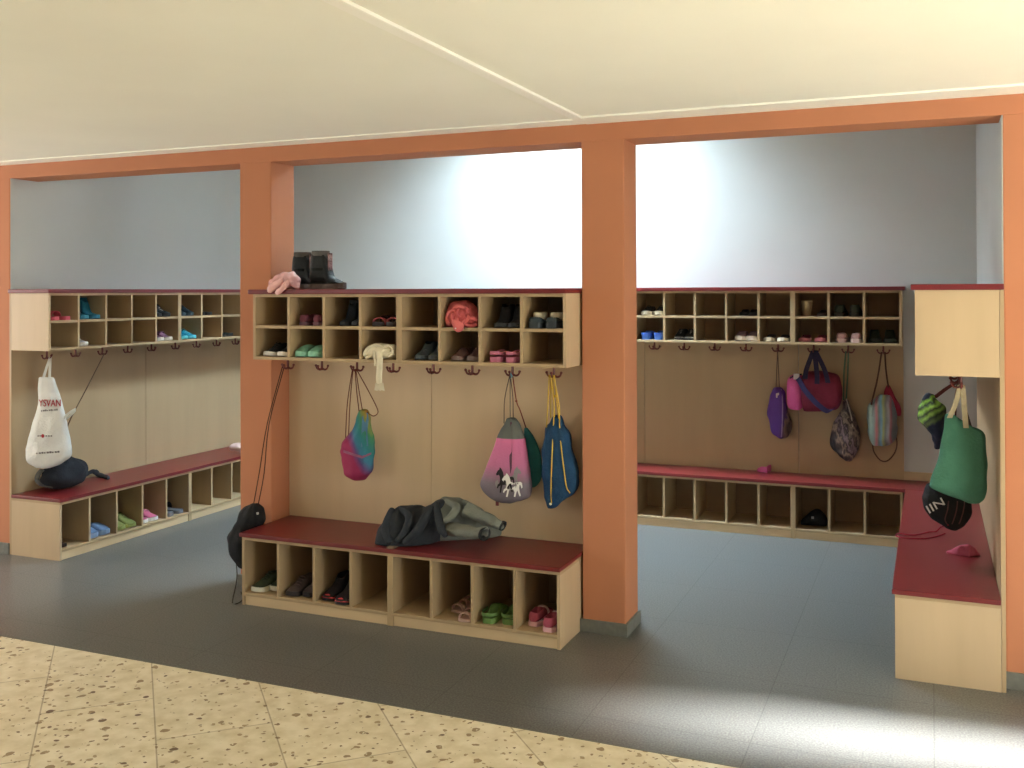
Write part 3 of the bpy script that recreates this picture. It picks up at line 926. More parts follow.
pair('left', 'bench', 2, 'sneaker', P(upper=(122, 130, 74), sole=(140, 150, 86), laces=(60, 58, 44), tall=1.2), 'yellow green', .21, .08, 'toe', .05, .0, rot=(-2, 2))
pair('left', 'bench', 3, 'sneaker', P(upper=(180, 96, 122), sole=WH, velcro=(226, 150, 172)), 'pink white-soled', .2, .076, 'toe', .05, -.02)
pair('left', 'bench', 4, 'slipper', P(upper=(56, 58, 64), sole=(108, 110, 116), sole_h=.1), 'dark grey', .21, .08, 'heel', .06, .0)
# back rack
pair('back', 'up', 0, 'sneaker', P(upper=(36, 36, 40), sole=(236, 230, 216), sole_h=.13, laces=(50, 50, 54)), 'black thick-soled', .18, .074, 'toe', .03, .012, rot=(0, -2))
pair('back', 'up', 3, 'ballet', P(upper=(40, 40, 44), sole=BLK), 'flat black', .17, .064, 'toe', .08, .04, rot=(6, 6))
pair('back', 'up', 6, 'sneaker', P(upper=(58, 66, 56), sole=(50, 54, 48), laces=(70, 78, 68), tall=1.2), 'moss green', .19, .078, 'heel', .06, .0)
pair('back', 'low', 0, 'clog', P(upper=(64, 106, 206), sole=(72, 118, 216), sole_h=.2), 'bright blue', .18, .072, 'heel', .03, .016, .02)
pair('back', 'low', 1, 'sneaker', P(upper=(42, 44, 46), sole=(60, 62, 64), toe=(186, 186, 182), tall=1.2), 'black grey-toed', .18, .072, 'toe', .04, .03)
pair('back', 'low', 3, 'sneaker', P(upper=(160, 138, 150), sole=(228, 218, 212), sole_h=.15, velcro=(138, 112, 124)), 'pale mauve', .18, .074, 'toe', .04, .02)
pair('back', 'low', 4, 'ballet', P(upper=(70, 60, 58), sole=(232, 224, 206), sole_h=.12), 'dark white-soled', .17, .07, 'toe', .02, .0, .012)
pair('back', 'low', 5, 'ballet', P(upper=(146, 72, 88), sole=(196, 116, 130), sole_h=.12, trim=(120, 60, 72)), 'rose pink', .17, .07, 'toe', .04, .0, .025)
pair('back', 'low', 6, 'sneaker', P(upper=(196, 160, 162), sole=(220, 196, 194), velcro=(226, 206, 204), sole_h=.13), 'light pink', .18, .074, 'heel', .03, .01, .01)
pair('back', 'low', 7, 'hightop', P(upper=(44, 54, 46), sole=(56, 62, 54), tall=.9, laces=(54, 62, 54)), 'forest green', .19, .076, 'toe', .05, .0, rot=(4, 3))
M_, cw_, D_ = CELLS[('back', 'up', 5)]
r = thing('paper_cup', 'small beige paper cup in the sixth upper cubby of the back rack', 'cup', M_ @ Vector((-.04, .12, .0008)))
rr = [[Vector((g * math.cos(2 * PI * k / 20), g * math.sin(2 * PI * k / 20), z)) for k in range(20)] for g, z in ((.027, 0), (.036, .098), (.038, .1), (.036, .104), (.033, .1), (.026, .006))]
MB().rings(rr).build('cup_body', cloth((190, 176, 146), .05), r, smooth=True)
pair('back', 'up', 5, 'ballet', P(upper=(64, 40, 36), sole=(54, 36, 34)), 'dark red brown', .16, .062, 'toe', .05, .06, one=1)

# boots on the middle cabinet top: both toes point right
flor = gradient_mat('floral_print', [(0, (60, 44, 44)), (.4, (150, 110, 108)), (.55, (70, 50, 50)), (.75, (176, 140, 134)), (1, (64, 46, 46))], (0, 0, 1), .8, .5, 9)
bpal = P(upper=(36, 38, 38), sole=(96, 80, 72), sole_h=.14, tall=.97, cuff=(96, 94, 90), buckle=1, strapc=(30, 31, 31), panelmat=flor, rough=.5)
for k, (px, Y, rz, lab) in enumerate(((323.5, 4.60, 3, 'right one of the black buckle boots on the middle rack top, showing its side'),
                                      (305.5, 4.715, 4, 'left one of the black buckle boots on the middle rack top, beside pink bag'))):
    c = ony(px, 288, Y)
    M = Matrix.Translation((c.x + .135, Y, CAPM + .0008)) @ Matrix.Rotation(PI / 2 + math.radians(rz), 4, 'Z')
    # shaft centre sits 0.72 of the length behind the toe
    put_shoe(M, 'boot', bpal, .205, .105, 'boot', lab, 'black boots on the middle rack')


# ------------------------------------------------------------------ bags
def body_of(r):
    for c in r.children:
        if c.name.startswith('bag_body'): return c
    return r


class Bag:
    """a cloth volume lofted from outline rows (y, xl, xr); depth gives its own thickness"""

    def __init__(s, rows, thick, Y=None, A=None, X=None, n=36, pleat=.06, freq=9, seed=0, square=2.3, tprof=None, smooth=3):
        s.Y, s.A, s.X, s.thick, s.bvh = Y, A, X, thick, None
        s.fwd = Vector((0, 1, 0)) if Y is not None else Vector((FW.x, FW.y, 0)).normalized()
        s.side = Vector((1, 0, 0)) if Y is not None else Vector((RT.x, RT.y, 0)).normalized()
        if X is not None: s.fwd, s.side = Vector((-1, 0, 0)), Vector((0, 1, 0))
        pts = catmull([Vector(r) for r in rows], smooth)
        s.rows = [(p.x, p.y, p.z) for p in pts]
        y0, y1 = s.rows[0][0], s.rows[-1][0]
        s.rings = []
        wmax = max(b - a for _, a, b in s.rows)
        for y, a, b in s.rows:
            if b - a < .8: b = a + .8
            p0, p1 = s.at(a, y), s.at(b, y)
            c = (p0 + p1) / 2
            hw = (p1 - p0).length / 2
            w = (b - a) / wmax
            t = thick * (tprof(w) if tprof else w ** .6)
            t = min(t, hw * 1.3)
            f = (y - y0) / (y1 - y0)
            ring = []
            for k in range(n):
                th = 2 * PI * k / n
                cx, sx = math.cos(th), math.sin(th)
                e = 2 / square
                px = math.copysign(abs(cx) ** e, cx); py = math.copysign(abs(sx) ** e, sx)
                g = pleat * (1.15 - f) * (math.sin(freq * th + seed) + .5 * math.sin((freq * 2 + 1) * th + seed * 2.3))
                m_ = 1 + g
                ring.append(c + s.side * (hw * px * (1 + g * .25)) + s.fwd * (t * py * m_))
            s.rings.append(ring)

    def at(s, x, y):
        if s.X is not None: return onx(x, y, s.X)
        return ony(x, y, s.Y) if s.Y is not None else onc(x, y, s.A)

    def surf(s, x, y, off=.003):
        """point on the front of the bag's own cloth"""
        if s.bvh:
            d = ray(x, y).normalized()
            hit = s.bvh.ray_cast(CAM, d)
            if hit[0] is not None: return hit[0] - d * (off * .7)
        rr = s.rows
        y_ = min(max(y, rr[0][0]), rr[-1][0])
        for (ya, aa, ba), (yb, ab, bb) in zip(rr[:-1], rr[1:]):
            if ya <= y_ <= yb:
                k = 0 if yb == ya else (y_ - ya) / (yb - ya)
                a, b = aa + (ab - aa) * k, ba + (bb - ba) * k
                break
        wmax = max(q - p for _, p, q in rr)
        w = max(.02, (b - a) / wmax)
        u = max(-.97, min(.97, (x - (a + b) / 2) / max(.5, (b - a) / 2)))
        t = s.thick * w ** .6 * (1 - abs(u) ** 2.3) ** (1 / 2.3)
        return s.at(x, y) - s.fwd * (t * 1.02 + off)

    def mesh(s, amp=.006, scale=14, seed=0, clampz=None):
        mb = MB().rings(s.rings)
        if amp: mb.wrinkle(amp, scale, seed)
        if clampz is not None:
            for v in mb.bm.verts: v.co.z = max(v.co.z, clampz)
        s.bvh = BVHTree.FromBMesh(mb.bm)
        return mb


GBAG = 'bags hanging from the coat hooks'


def cord(r, pts, rad, col, name='cord', n=6, k=4):
    return MB().tube(pts, rad, n, k).build(name, cloth(col, .08), r, world=True, smooth=True)


def hookpt(rack, i, dx=0, dy=-.03, dz=-.047):
    return HOOKS[(rack, i)] + Vector((dx, dy, dz))


def text_on(bag, txt, x0, x1, ytop, ybot, material, r, name, rot=0, slant=0.0):
    """letters laid on the bag's surface, mapped from an upright text outline"""
    cu = bpy.data.curves.new('t', 'FONT'); cu.body = txt; cu.size = 1; cu.resolution_u = 3
    ob = bpy.data.objects.new('t', cu); COL.objects.link(ob)
    dg = bpy.context.evaluated_depsgraph_get(); dg.update()
    me = bpy.data.meshes.new_from_object(ob.evaluated_get(dg))
    bpy.data.objects.remove(ob); bpy.data.curves.remove(cu)
    bm = bmesh.new(); bm.from_mesh(me); bpy.data.meshes.remove(me)
    bmesh.ops.triangulate(bm, faces=bm.faces[:])
    xs = [v.co.x for v in bm.verts]; ys = [v.co.y for v in bm.verts]
    mx, nx, my, ny = min(xs), max(xs), min(ys), max(ys)
    xc, yc = (x0 + x1) / 2, (ytop + ybot) / 2
    ca, sa = math.cos(math.radians(rot)), math.sin(math.radians(rot))
    for v in bm.verts:
        u = ((v.co.x - mx) / (nx - mx) - .5) * (x1 - x0)
        w_ = (.5 - (v.co.y - my) / (ny - my)) * (ybot - ytop)
        v.co = bag.surf(xc + u * ca + w_ * sa, yc - u * sa + w_ * ca, .010)
    q = bmesh.ops.extrude_face_region(bm, geom=bm.faces[:])
    for v in q['geom']:
        if isinstance(v, bmesh.types.BMVert): v.co += bag.fwd * .003
    mb = MB(); mb.bm.free(); mb.bm = bm
    return mb.build(name, material, body_of(r), world=True)


def patch(bag, outline, material, r, name, off=.004):
    pts = [bag.surf(x, y, off) for x, y in outline]
    return MB().poly(pts, bag.fwd * .003).build(name, material, body_of(r), world=True)


# white shop bag on the left rack
A = Vector((-5.12, 4.745, .9))
b = Bag([(377, 39, 53), (382, 39, 56), (402, 38, 62), (423, 32.7, 67), (444, 27, 71), (450, 26, 71.7), (459, 26.5, 68), (465, 31, 57), (468, 37, 46)], .055, A=A, pleat=.05, seed=1)
r = thing('drawstring_bag', 'white bag with red lettering hanging from the first hook of the left rack', 'bag', b.at(44, 468), 0, GBAG)
b.mesh(.011, 12, 1).build('bag_body', cloth((222, 222, 220), .04, .6), r, world=True, smooth=True, sub=1)
for (xa, xb) in ((44.5, 42.5), (48, 49.5)):
    p0 = hookpt('left', 0, .03, 0)
    MB().strap([p0, p0.lerp(b.at(xb, 379), .5), b.at(xb, 381)], RT * .008, FW * .002).build('strap', cloth((214, 214, 210), .04), r, world=True)
MB().strap([b.surf(64, 418), b.at(70, 413) - b.fwd * .02, b.at(77, 409) - b.fwd * .02, b.at(73, 413.5) - b.fwd * .01, b.at(66, 419)], (0, 0, .009), FW * .003).build('strap', cloth((214, 214, 210), .04), r, world=True)
red_ink = mat('red_ink', (168, 48, 58), .7, .2, .02); grey_ink = mat('grey_ink', (128, 124, 126), .7, .2, .02)
text_on(b, 'YSVAN', 38.6, 60.5, 399.5, 406.5, red_ink, r, 'lettering')
for xa, xb, y, dy in ((41, 58, 411, -.6), (36, 60, 453.5, -.8)):
    mb = MB()
    n_ = 9
    for k in range(n_):
        x = xa + (xb - xa) * k / n_
        w_ = (xb - xa) / n_ * (.75 if k % 3 else .5)
        yy = y + dy * k / n_ * 2
        hgt = .7 + .5 * ((k * 7) % 3) / 2
        mb.poly([b.surf(x, yy - hgt, .004), b.surf(x + w_, yy - hgt, .004), b.surf(x + w_, yy + .6, .004), b.surf(x, yy + .6, .004)], b.fwd * .003)
    mb.build('small_print', grey_ink, body_of(r), world=True)
patch(b, [(42.6 + 1.4 * math.cos(a), 436 + 1.9 * math.sin(a)) for a in [2 * PI * k / 12 for k in range(12)]], red_ink, r, 'emblem')
mb = MB()
for x in (37.5, 39.5, 45.5, 48, 50.5):
    mb.poly([b.surf(x, 435.4), b.surf(x + 1.5, 435.4), b.surf(x + 1.5, 436.6), b.surf(x, 436.6)], b.fwd * .003)
mb.build('small_print', grey_ink, body_of(r), world=True)

# black bag lying on the left seat
A = onx(63, 486, -5.235)
b = Bag([(456.5, 64, 70), (459.5, 59, 75), (463.5, 52, 80), (468, 47, 83), (473, 44, 84), (478, 43.5, 84), (483, 46, 81), (486.5, 52, 75)], .10, X=-5.235, pleat=.08, freq=7, seed=4)
r = thing('drawstring_bag', 'black bag slumped on the red seat under the white bag', 'bag', A - Vector((0, 0, 0)), 0)
r.location.z = SEAT
b.mesh(.014, 13, 4, SEAT + .001).build('bag_body', cloth((40, 42, 48), .1), r, world=True, smooth=True, sub=1)
p = [onz(86, 475, SEAT + .05), onz(93, 471, SEAT + .055), onz(98, 474.5, SEAT + .02), onz(104, 476.5, SEAT + .012), onz(109, 478, SEAT + .008)]
MB().strap(p, Vector((FW.x, FW.y, 0)) * .03, (0, 0, .016)).wrinkle(.010, 30, 2).build('strap', cloth((44, 44, 48), .1), r, world=True, smooth=True, sub=1)
p = [onz(94, 472, SEAT + .03), onz(96, 470, SEAT + .045), onz(99, 473, SEAT + .03), onz(97, 477, SEAT + .008)]
MB().strap(p, Vector((FW.x, FW.y, 0)) * .012, (0, 0, .005)).build('strap', cloth((44, 44, 48), .1), r, world=True, smooth=True, sub=1)
p = [b.at(42, 470), b.at(36, 474) - b.fwd * .02, b.at(33.5, 480) - b.fwd * .03, b.at(37, 485) - b.fwd * .04, b.at(45, 487) - b.fwd * .05]
MB().strap(p, b.fwd * .02, (0, 0, .004)).build('strap', cloth((84, 82, 78), .1), r, world=True, smooth=True)
h = hookpt('left', 2, .02, 0)
cord(r, [h, h.lerp(b.at(68, 425), .5), b.at(68, 425), b.at(66, 445), b.at(66, 459)], .0035, (92, 74, 58))

# black bag beside the middle bench
b = Bag([(503.5, 252.5, 257), (507, 247, 259.5), (511, 243.5, 260.5), (521, 239, 262.5), (529, 234, 259), (537, 231.7, 258.5), (545, 230.5, 258.5), (553, 232, 258.5), (560, 235.6, 257), (567, 241, 252)], .075, Y=4.53, pleat=.07, seed=2)
r = thing('drawstring_bag', 'black bag hanging on long cords beside the left end of the middle bench', 'bag', b.at(246, 567), 0, GBAG)
b.mesh(.012, 16, 2).build('bag_body', cloth((36, 36, 38), .1), r, world=True, smooth=True, sub=1)
h = hookpt('middle', 0, -.015)
for k, (x, y) in enumerate(((253.5, 505), (257.5, 508))):
    e = b.at(x, y)
    cord(r, [h + Vector((.012 * k, 0, 0)), h.lerp(e, .4) + Vector((0, -.03, 0)), h.lerp(e, .75) + Vector((.01 * k, -.01, 0)), e], .003, (70, 44, 34))
cord(r, [b.at(236, 560), onz(234.5, 580, .12) + Vector((0, .02, 0)), onz(232.5, 602, .004), onz(237, 603.5, .004), onz(243, 599, .004), onz(241, 592, .004)], .003, (62, 56, 46))
patch(b, [(256.3, 512.5), (258.3, 512.2), (258.5, 514.5), (256.6, 514.8)], M_METAL, r, 'label_tab')

# rainbow gym bag
b = Bag([(410, 360.5, 368), (417, 358.4, 369.5), (425, 355.8, 371), (432.5, 352, 372.5), (440, 345.5, 373), (448, 342.3, 373.3), (454, 341.5, 373.4), (464, 344, 372.5), (471.5, 345, 371), (476, 348, 368), (479.5, 354, 364)], .065, Y=4.69, pleat=.08, seed=3)
r = thing('drawstring_bag', 'round rainbow bag hanging from the third hook of the middle rack', 'bag', b.at(358, 480), 0, GBAG)
rain = gradient_mat('rainbow_cloth', [(0, (156, 44, 84)), (.44, (150, 44, 86)), (.52, (96, 72, 124)), (.58, (58, 116, 146)), (.68, (46, 122, 128)), (.78, (64, 128, 88)), (.86, (150, 138, 62)), (.95, (186, 92, 52))], (.5, 0, .5), .75, .05, 3)
b.mesh(.012, 15, 5).build('bag_body', rain, r, world=True, smooth=True, sub=1)
patch(b, [(362, 417), (367.5, 412), (368.5, 420), (367, 432), (368, 446), (361, 447), (361.5, 430)], cloth((86, 124, 152)), r, 'side_band', .006)
patch(b, [(343.5, 450), (352, 453), (362, 456), (371, 452.5), (371, 454.5), (362, 458.5), (352, 455.5), (343.2, 452.5)], cloth((150, 96, 124)), r, 'pocket_seam', .005)
h = hookpt('middle', 2)
for x, y, bow in ((347.5, 437, -.015), (350.5, 436, -.008), (361, 411, 0), (364.5, 411, .004)):
    e = b.at(x, y) - Vector((0, .02, 0))
    cord(r, [h + Vector(((x - 356) * .0012, 0, 0)), h.lerp(e, .5) + Vector((bow, 0, 0)), e], .0028, (104, 54, 42))
cord(r, [h + Vector((.014, 0, 0)), ony(369, 392, 4.64), ony(377, 408, 4.64), ony(377.5, 413.5, 4.64), ony(373, 416, 4.64), ony(367, 412, 4.64)], .0028, (104, 54, 42))

# pink and grey horse bag
rows = [(417.5, 507.5, 515), (424, 504.4, 518.7), (430, 500.7, 521.6), (437.4, 498, 524), (445, 495.7, 525.4), (460, 490, 527.6), (475, 484.3, 530), (484, 481.3, 531), (490, 482.7, 530.6), (496, 487, 528.5), (500, 495, 521), (501.8, 503, 514)]
b = Bag(rows, .07, Y=4.69, pleat=.06, seed=6)
r = thing('drawstring_bag', 'pink and grey bag with horse print on the seventh hook of the middle rack', 'bag', b.at(506, 502), 0, GBAG)
pg = gradient_mat('pink_grey_cloth', [(0, (104, 98, 104)), (.25, (124, 112, 122)), (.45, (188, 112, 150)), (.76, (208, 112, 156)), (.765, (98, 102, 98)), (1, (92, 96, 92))], (0, 0, 1), .75, .0, 3)
b.mesh(.007, 13, 7).build('bag_body', pg, r, world=True, smooth=True, sub=1)
patch(b, [(510.2, 422), (511.8, 422), (512, 445), (511.6, 468), (510.2, 474), (509.4, 460)], cloth((92, 62, 78)), r, 'pleat', .002)
wm, dm, gm = cloth((226, 224, 220), .05), cloth((44, 40, 42), .05), cloth((138, 134, 134), .08)
HORSE = [(0, .28), (.03, .34), (.10, .33), (.16, .30), (.22, .38), (.24, .52), (.20, .62), (.10, .66), (.05, .77), (.09, .80), (.16, .73), (.27, .69), (.25, .80), (.21, .95), (.28, .96), (.33, .80), (.38, .68), (.6, .67), (.66, .78), (.62, .95), (.69, .96), (.75, .78), (.80, .70), (.86, .82), (.92, .94), (.98, .92), (.92, .76), (.89, .62), (.91, .50), (.97, .50), (1.02, .64), (1.07, .6), (1.04, .42), (.94, .38), (.8, .40), (.6, .43), (.45, .38), (.40, .22), (.30, .10), (.22, .05), (.20, .12), (.11, .16)]


def horse(x0, y0, w_, h_, m_, off, flip=False):
    patch(b, [(x0 + (w_ * (1 - u) if flip else w_ * u), y0 + h_ * v) for u, v in HORSE], m_, r, 'horse_print', off)


horse(504, 465, 17, 27, gm, .003, True)
horse(496, 466, 17, 28, dm, .0045)
horse(502, 472, 19, 26, wm, .006)
patch(b, [(495.6, 481), (497.5, 480), (498.6, 483), (498, 487), (496, 487), (495, 484)], gm, r, 'horse_print', .003)
h = hookpt('middle', 6)
for x, y, c in ((504.8, 423, (92, 76, 70)), (511, 419, (110, 100, 92)), (514, 419, (92, 76, 70))):
    e = b.at(x, y) - Vector((0, .01, 0))
    cord(r, [h, h.lerp(e, .5) + Vector(((x - 511) * .002, 0, 0)), e], .0026, c)
MB().strap([h + Vector((.0, -.004, .006)), h + Vector((.012, -.006, -.012)), h + Vector((.004, -.006, -.022))], (.004, 0, .002), (0, .002, 0)).build('ribbon', cloth((120, 160, 168)), r, world=True)
MB().box(-.008, .008, -.002, .002, -.022, .004).build('label_tab', cloth((120, 66, 66)), r, world=False).location = b.at(498, 501) - r.location + Vector((0, -.01, .0))

# teal bag behind it
b2 = Bag([(427.5, 524.5, 527.6), (437, 524, 534), (449, 525, 539.5), (460, 526, 541.5), (475, 527, 542), (484, 529, 538), (487, 531, 534)], .022, Y=4.772, pleat=.05, seed=8)
r2 = thing('drawstring_bag', 'teal bag half hidden behind the pink and grey horse print bag', 'bag', b2.at(531, 487), 0, GBAG)
b2.mesh(.003, 16, 9).build('bag_body', cloth((50, 112, 112)), r2, world=True, smooth=True, sub=1)
e = b2.at(526, 428)
cord(r2, [h + Vector((.008, .01, .0)), ony(516.5, 401, 4.66), ony(520, 410, 4.68), e], .0032, (120, 50, 42))
MB().ball(ony(516.3, 401, 4.66), .006).build('cord_stop', cloth((120, 50, 42)), r2, world=True, smooth=True)

# navy bag with yellow cords
b = Bag([(415.5, 553.5, 560), (422, 550.5, 563.5), (427.5, 546, 566), (437, 544, 569.6), (452, 542.6, 573), (464, 542, 576.5), (473, 542.6, 579), (481, 544, 579), (490, 545, 576), (497, 546, 569), (504, 547, 560), (509, 548, 551.5)], .07, Y=4.685, pleat=.09, seed=9)
r = thing('drawstring_bag', 'navy blue bag with yellow cords hanging beside the middle orange pillar', 'bag', b.at(550, 509), 0, GBAG)
b.mesh(.012, 12, 11).build('bag_body', cloth((34, 66, 98), .1), r, world=True, smooth=True, sub=1)
YEL = (206, 172, 72)
h = hookpt('middle', 7)
for x, y in ((548, 427), (552, 417), (556, 416), (560, 418)):
    e = b.at(x, y) - Vector((0, .02, 0))
    cord(r, [h + Vector(((x - 554) * .0022, 0, 0)), h.lerp(e, .5) + Vector(((x - 554) * .001, 0, 0)), e], .0032, YEL)
cord(r, [h + Vector((-.006, -.004, 0)), ony(554, 405, 4.62), b.surf(553.5, 424), b.surf(552.5, 445), b.surf(551.5, 470), b.surf(551, 490), b.surf(551.5, 503)], .003, YEL)
cord(r, [h + Vector((.010, -.004, 0)), ony(559, 405, 4.62), b.surf(559.5, 426), b.surf(561, 445), b.surf(564, 470), b.surf(566.5, 487), b.surf(570, 493)], .003, YEL)
MB().ball(b.surf(550.5, 504), .007).build('cord_knot', cloth((224, 220, 200)), r, world=True, smooth=True)
MB().ball(ony(555.5, 396, 4.615), .008).build('cord_knot', cloth(YEL), r, world=True, smooth=True)

# ---- back rack bags
b = Bag([(387, 774, 782), (391, 771.4, 785.5), (398, 769.3, 787), (407.4, 767, 787.5), (416.5, 767, 790), (424, 768.7, 791.5), (431, 772, 790.5), (435.7, 777, 788), (438.5, 780, 785)], .055, Y=7.165, pleat=.05, seed=12)
r = thing('drawstring_bag', 'purple bag hanging left of the duffel bag on the back rack', 'bag', b.at(781, 438), 0, GBAG)
pur = gradient_mat('purple_cloth', [(0, (96, 58, 146)), (.38, (88, 54, 134)), (.46, (74, 52, 100)), (.52, (120, 98, 88)), (.6, (64, 52, 56)), (.68, (118, 100, 92)), (1, (60, 50, 54))], (.75, 0, -.25), .6, .10, 6)
b.mesh(.015, 13, 13).build('bag_body', pur, r, world=True, smooth=True, sub=1)
cord(r, [b.surf(781, 389), b.surf(782.5, 400), b.surf(782.5, 415), b.surf(782, 430), b.surf(781.5, 437)], .0045, (150, 130, 170))
patch(b, [(776, 393.5), (779, 392.8), (779, 395), (777.5, 395.5), (777.5, 397.5), (776, 397.8)], cloth((206, 190, 190), .05), r, 'emblem', .005)
h = hookpt('back', 4)
for x in (776, 779.5):
    cord(r, [h, h.lerp(b.at(x, 389), .5), b.at(x, 389)], .003, (108, 88, 76))

# duffel bag: pink end, maroon body, navy straps
def section(px, ytop, ybot, Y, dep, n=24, sq=3.2):
    p0, p1 = ony(px, ytop, Y), ony(px, ybot, Y)
    c = (p0 + p1) / 2
    hz = (p0 - p1).length / 2
    out = []
    for k in range(n):
        th = 2 * PI * k / n
        cx, sx = math.cos(th), math.sin(th)
        out.append(c + Vector((0, dep * math.copysign(abs(cx) ** (2 / sq), cx), hz * math.copysign(abs(sx) ** (2 / sq), sx))))
    return out


r = thing('duffel_bag', 'pink and maroon duffel bag with navy handles hanging on the back rack', 'bag', ony(816, 411, 7.11), 0, GBAG)
Yd = 7.115
secs = [section(x, a, c, Yd, d) for x, a, c, d in ((803, 373, 410.5, .098), (806, 371.5, 411, .105), (812, 371, 411, .108), (820, 370.5, 411, .108), (830, 371.5, 411, .106), (837, 374, 409.5, .1), (840, 377, 407, .09), (841.2, 382, 402, .07))]
MB().rings(secs).wrinkle(.014, 12, 3).build('bag_body', cloth((118, 40, 58), .1), r, world=True, smooth=True, sub=1)
secs = [section(x, a, c, Yd, d) for x, a, c, d in ((787.6, 383, 402, .055), (788.6, 378, 407, .08), (790.5, 375, 409, .092), (796, 373.5, 410, .096), (803.2, 373, 410.3, .098))]
MB().rings(secs).wrinkle(.004, 12, 5).build('end_panel', cloth((208, 92, 150), .06), r, world=True, smooth=True, sub=1)
NV = (46, 42, 66)
h = hookpt('back', 5, 0, -.02)
for pts in ([h, ony(809, 362, 7.05), ony(806, 371, 7.02), ony(805, 379, 7.0)],
            [h + Vector((.006, 0, 0)), ony(816, 365, 7.02), ony(817, 376, 7.0), ony(817, 384, 6.998)],
            [h + Vector((.012, 0, .002)), ony(820, 360, 7.03), ony(825, 371, 7.0), ony(828, 383, 6.998)]):
    MB().strap(pts, (.016, 0, 0), (0, .003, 0)).build('handle', cloth(NV), r, world=True)
MB().strap([ony(795, 375, 7.01), ony(799, 380, 6.995), ony(804, 389, 6.988), ony(811, 397.5, 6.985), ony(819, 405.5, 6.985), ony(828, 411.5, 6.99), ony(835, 408, 6.99), ony(841, 403, 7.01)], (.012, 0, .012), (0, .003, 0)).build('shoulder_strap', cloth((52, 46, 82)), r, world=True)
MB().box(-.02, .02, -.004, .004, -.02, .02, .003).build('buckle', cloth((200, 190, 196), .05), r).location = ony(796.5, 376.5, 7.0) - r.location
MB().strap([ony(790, 378, 7.015), ony(796, 375, 7.01), ony(802, 374.5, 7.008)], (0, 0, .006), (0, .003, 0)).build('piping', cloth(NV), r, world=True)

# dark mesh bag on green cord
b = Bag([(400, 843.5, 848.5), (409, 841.5, 851.6), (418, 836, 856.5), (431, 831.5, 859), (442, 830, 859), (449, 832.5, 858.5), (456, 838.5, 856.5), (460.5, 845, 852)], .08, Y=7.14, pleat=.06, seed=15)
r = thing('drawstring_bag', 'dark bag with pale streaks hanging on a green cord, right of the duffel', 'bag', b.at(849, 460), 0, GBAG)
stk_m = gradient_mat('streaked_cloth', [(0, (40, 38, 40)), (.2, (44, 42, 46)), (.30, (84, 74, 74)), (.36, (150, 130, 116)), (.42, (58, 52, 60)), (.5, (140, 120, 128)), (.56, (52, 48, 54)), (.64, (150, 134, 120)), (.7, (60, 54, 60)), (.8, (136, 122, 112)), (1, (52, 50, 60))], (.5, 0, .5), .7, .22, 7)
b.mesh(.015, 15, 16).build('bag_body', stk_m, r, world=True, smooth=True, sub=1)
h = hookpt('back', 6)
for dx in (-.012, .004):
    cord(r, [h + Vector((dx, 0, 0)), h.lerp(b.at(845.5, 400), .5) + Vector((dx * 1.5, 0, 0)), b.at(845.5, 400) + Vector((dx, 0, 0))], .0055, (92, 116, 96))
cord(r, [b.at(847, 398) - Vector((0, .05, 0)), b.surf(849, 408), b.surf(851.5, 418), b.surf(852.5, 427)], .004, (180, 170, 160))

# silver striped bag with red side
b = Bag([(394.5, 880, 890), (400, 874.5, 893), (405, 868.5, 896), (413, 866.5, 897), (422, 866.5, 897.5), (431, 867.6, 897), (440, 869.5, 894.5), (446, 873, 886)], .08, Y=7.135, pleat=.06, seed=18)
r = thing('drawstring_bag', 'silver striped bag with red side hanging from the last hook of the back rack', 'bag', b.at(880, 446), 0, GBAG)
sil = gradient_mat('striped_foil', [(0, (112, 132, 128)), (.16, (150, 176, 168)), (.26, (120, 140, 136)), (.33, (176, 96, 104)), (.40, (110, 120, 114)), (.47, (104, 156, 186)), (.55, (150, 154, 92)), (.63, (98, 100, 100)), (.72, (160, 160, 164)), (.78, (150, 80, 92)), (.84, (92, 100, 100)), (1, (84, 90, 92))], (1, 0, 0), .35, .05, 3, .2, .6)
b.mesh(.014, 14, 19).build('bag_body', sil, r, world=True, smooth=True, sub=1)
b3 = Bag([(385, 886.5, 890), (390, 884.5, 892.5), (396, 884, 895), (403, 886, 899), (410, 890, 901), (416, 895, 901)], .05, Y=7.16, pleat=.05, seed=2)
b3.mesh(.006, 14, 21).build('side_panel', cloth((146, 42, 62)), r, world=True, smooth=True, sub=1)
h = hookpt('back', 7)
cord(r, [h + Vector((-.01, 0, 0)), h.lerp(b.at(872, 404), .5), b.at(871.5, 404) - Vector((0, .05, 0))], .0055, (88, 62, 52))
cord(r, [h + Vector((.01, 0, 0)), h.lerp(b3.at(888.5, 386), .5), b3.at(888.5, 387) - Vector((0, .02, 0))], .0055, (88, 62, 52))
cord(r, [b.at(872.5, 444), ony(874, 452, 7.14), ony(880, 460, 7.14), ony(887, 461, 7.14), ony(894, 454, 7.14), ony(897, 444, 7.14), b.at(895, 432)], .004, (96, 72, 60))

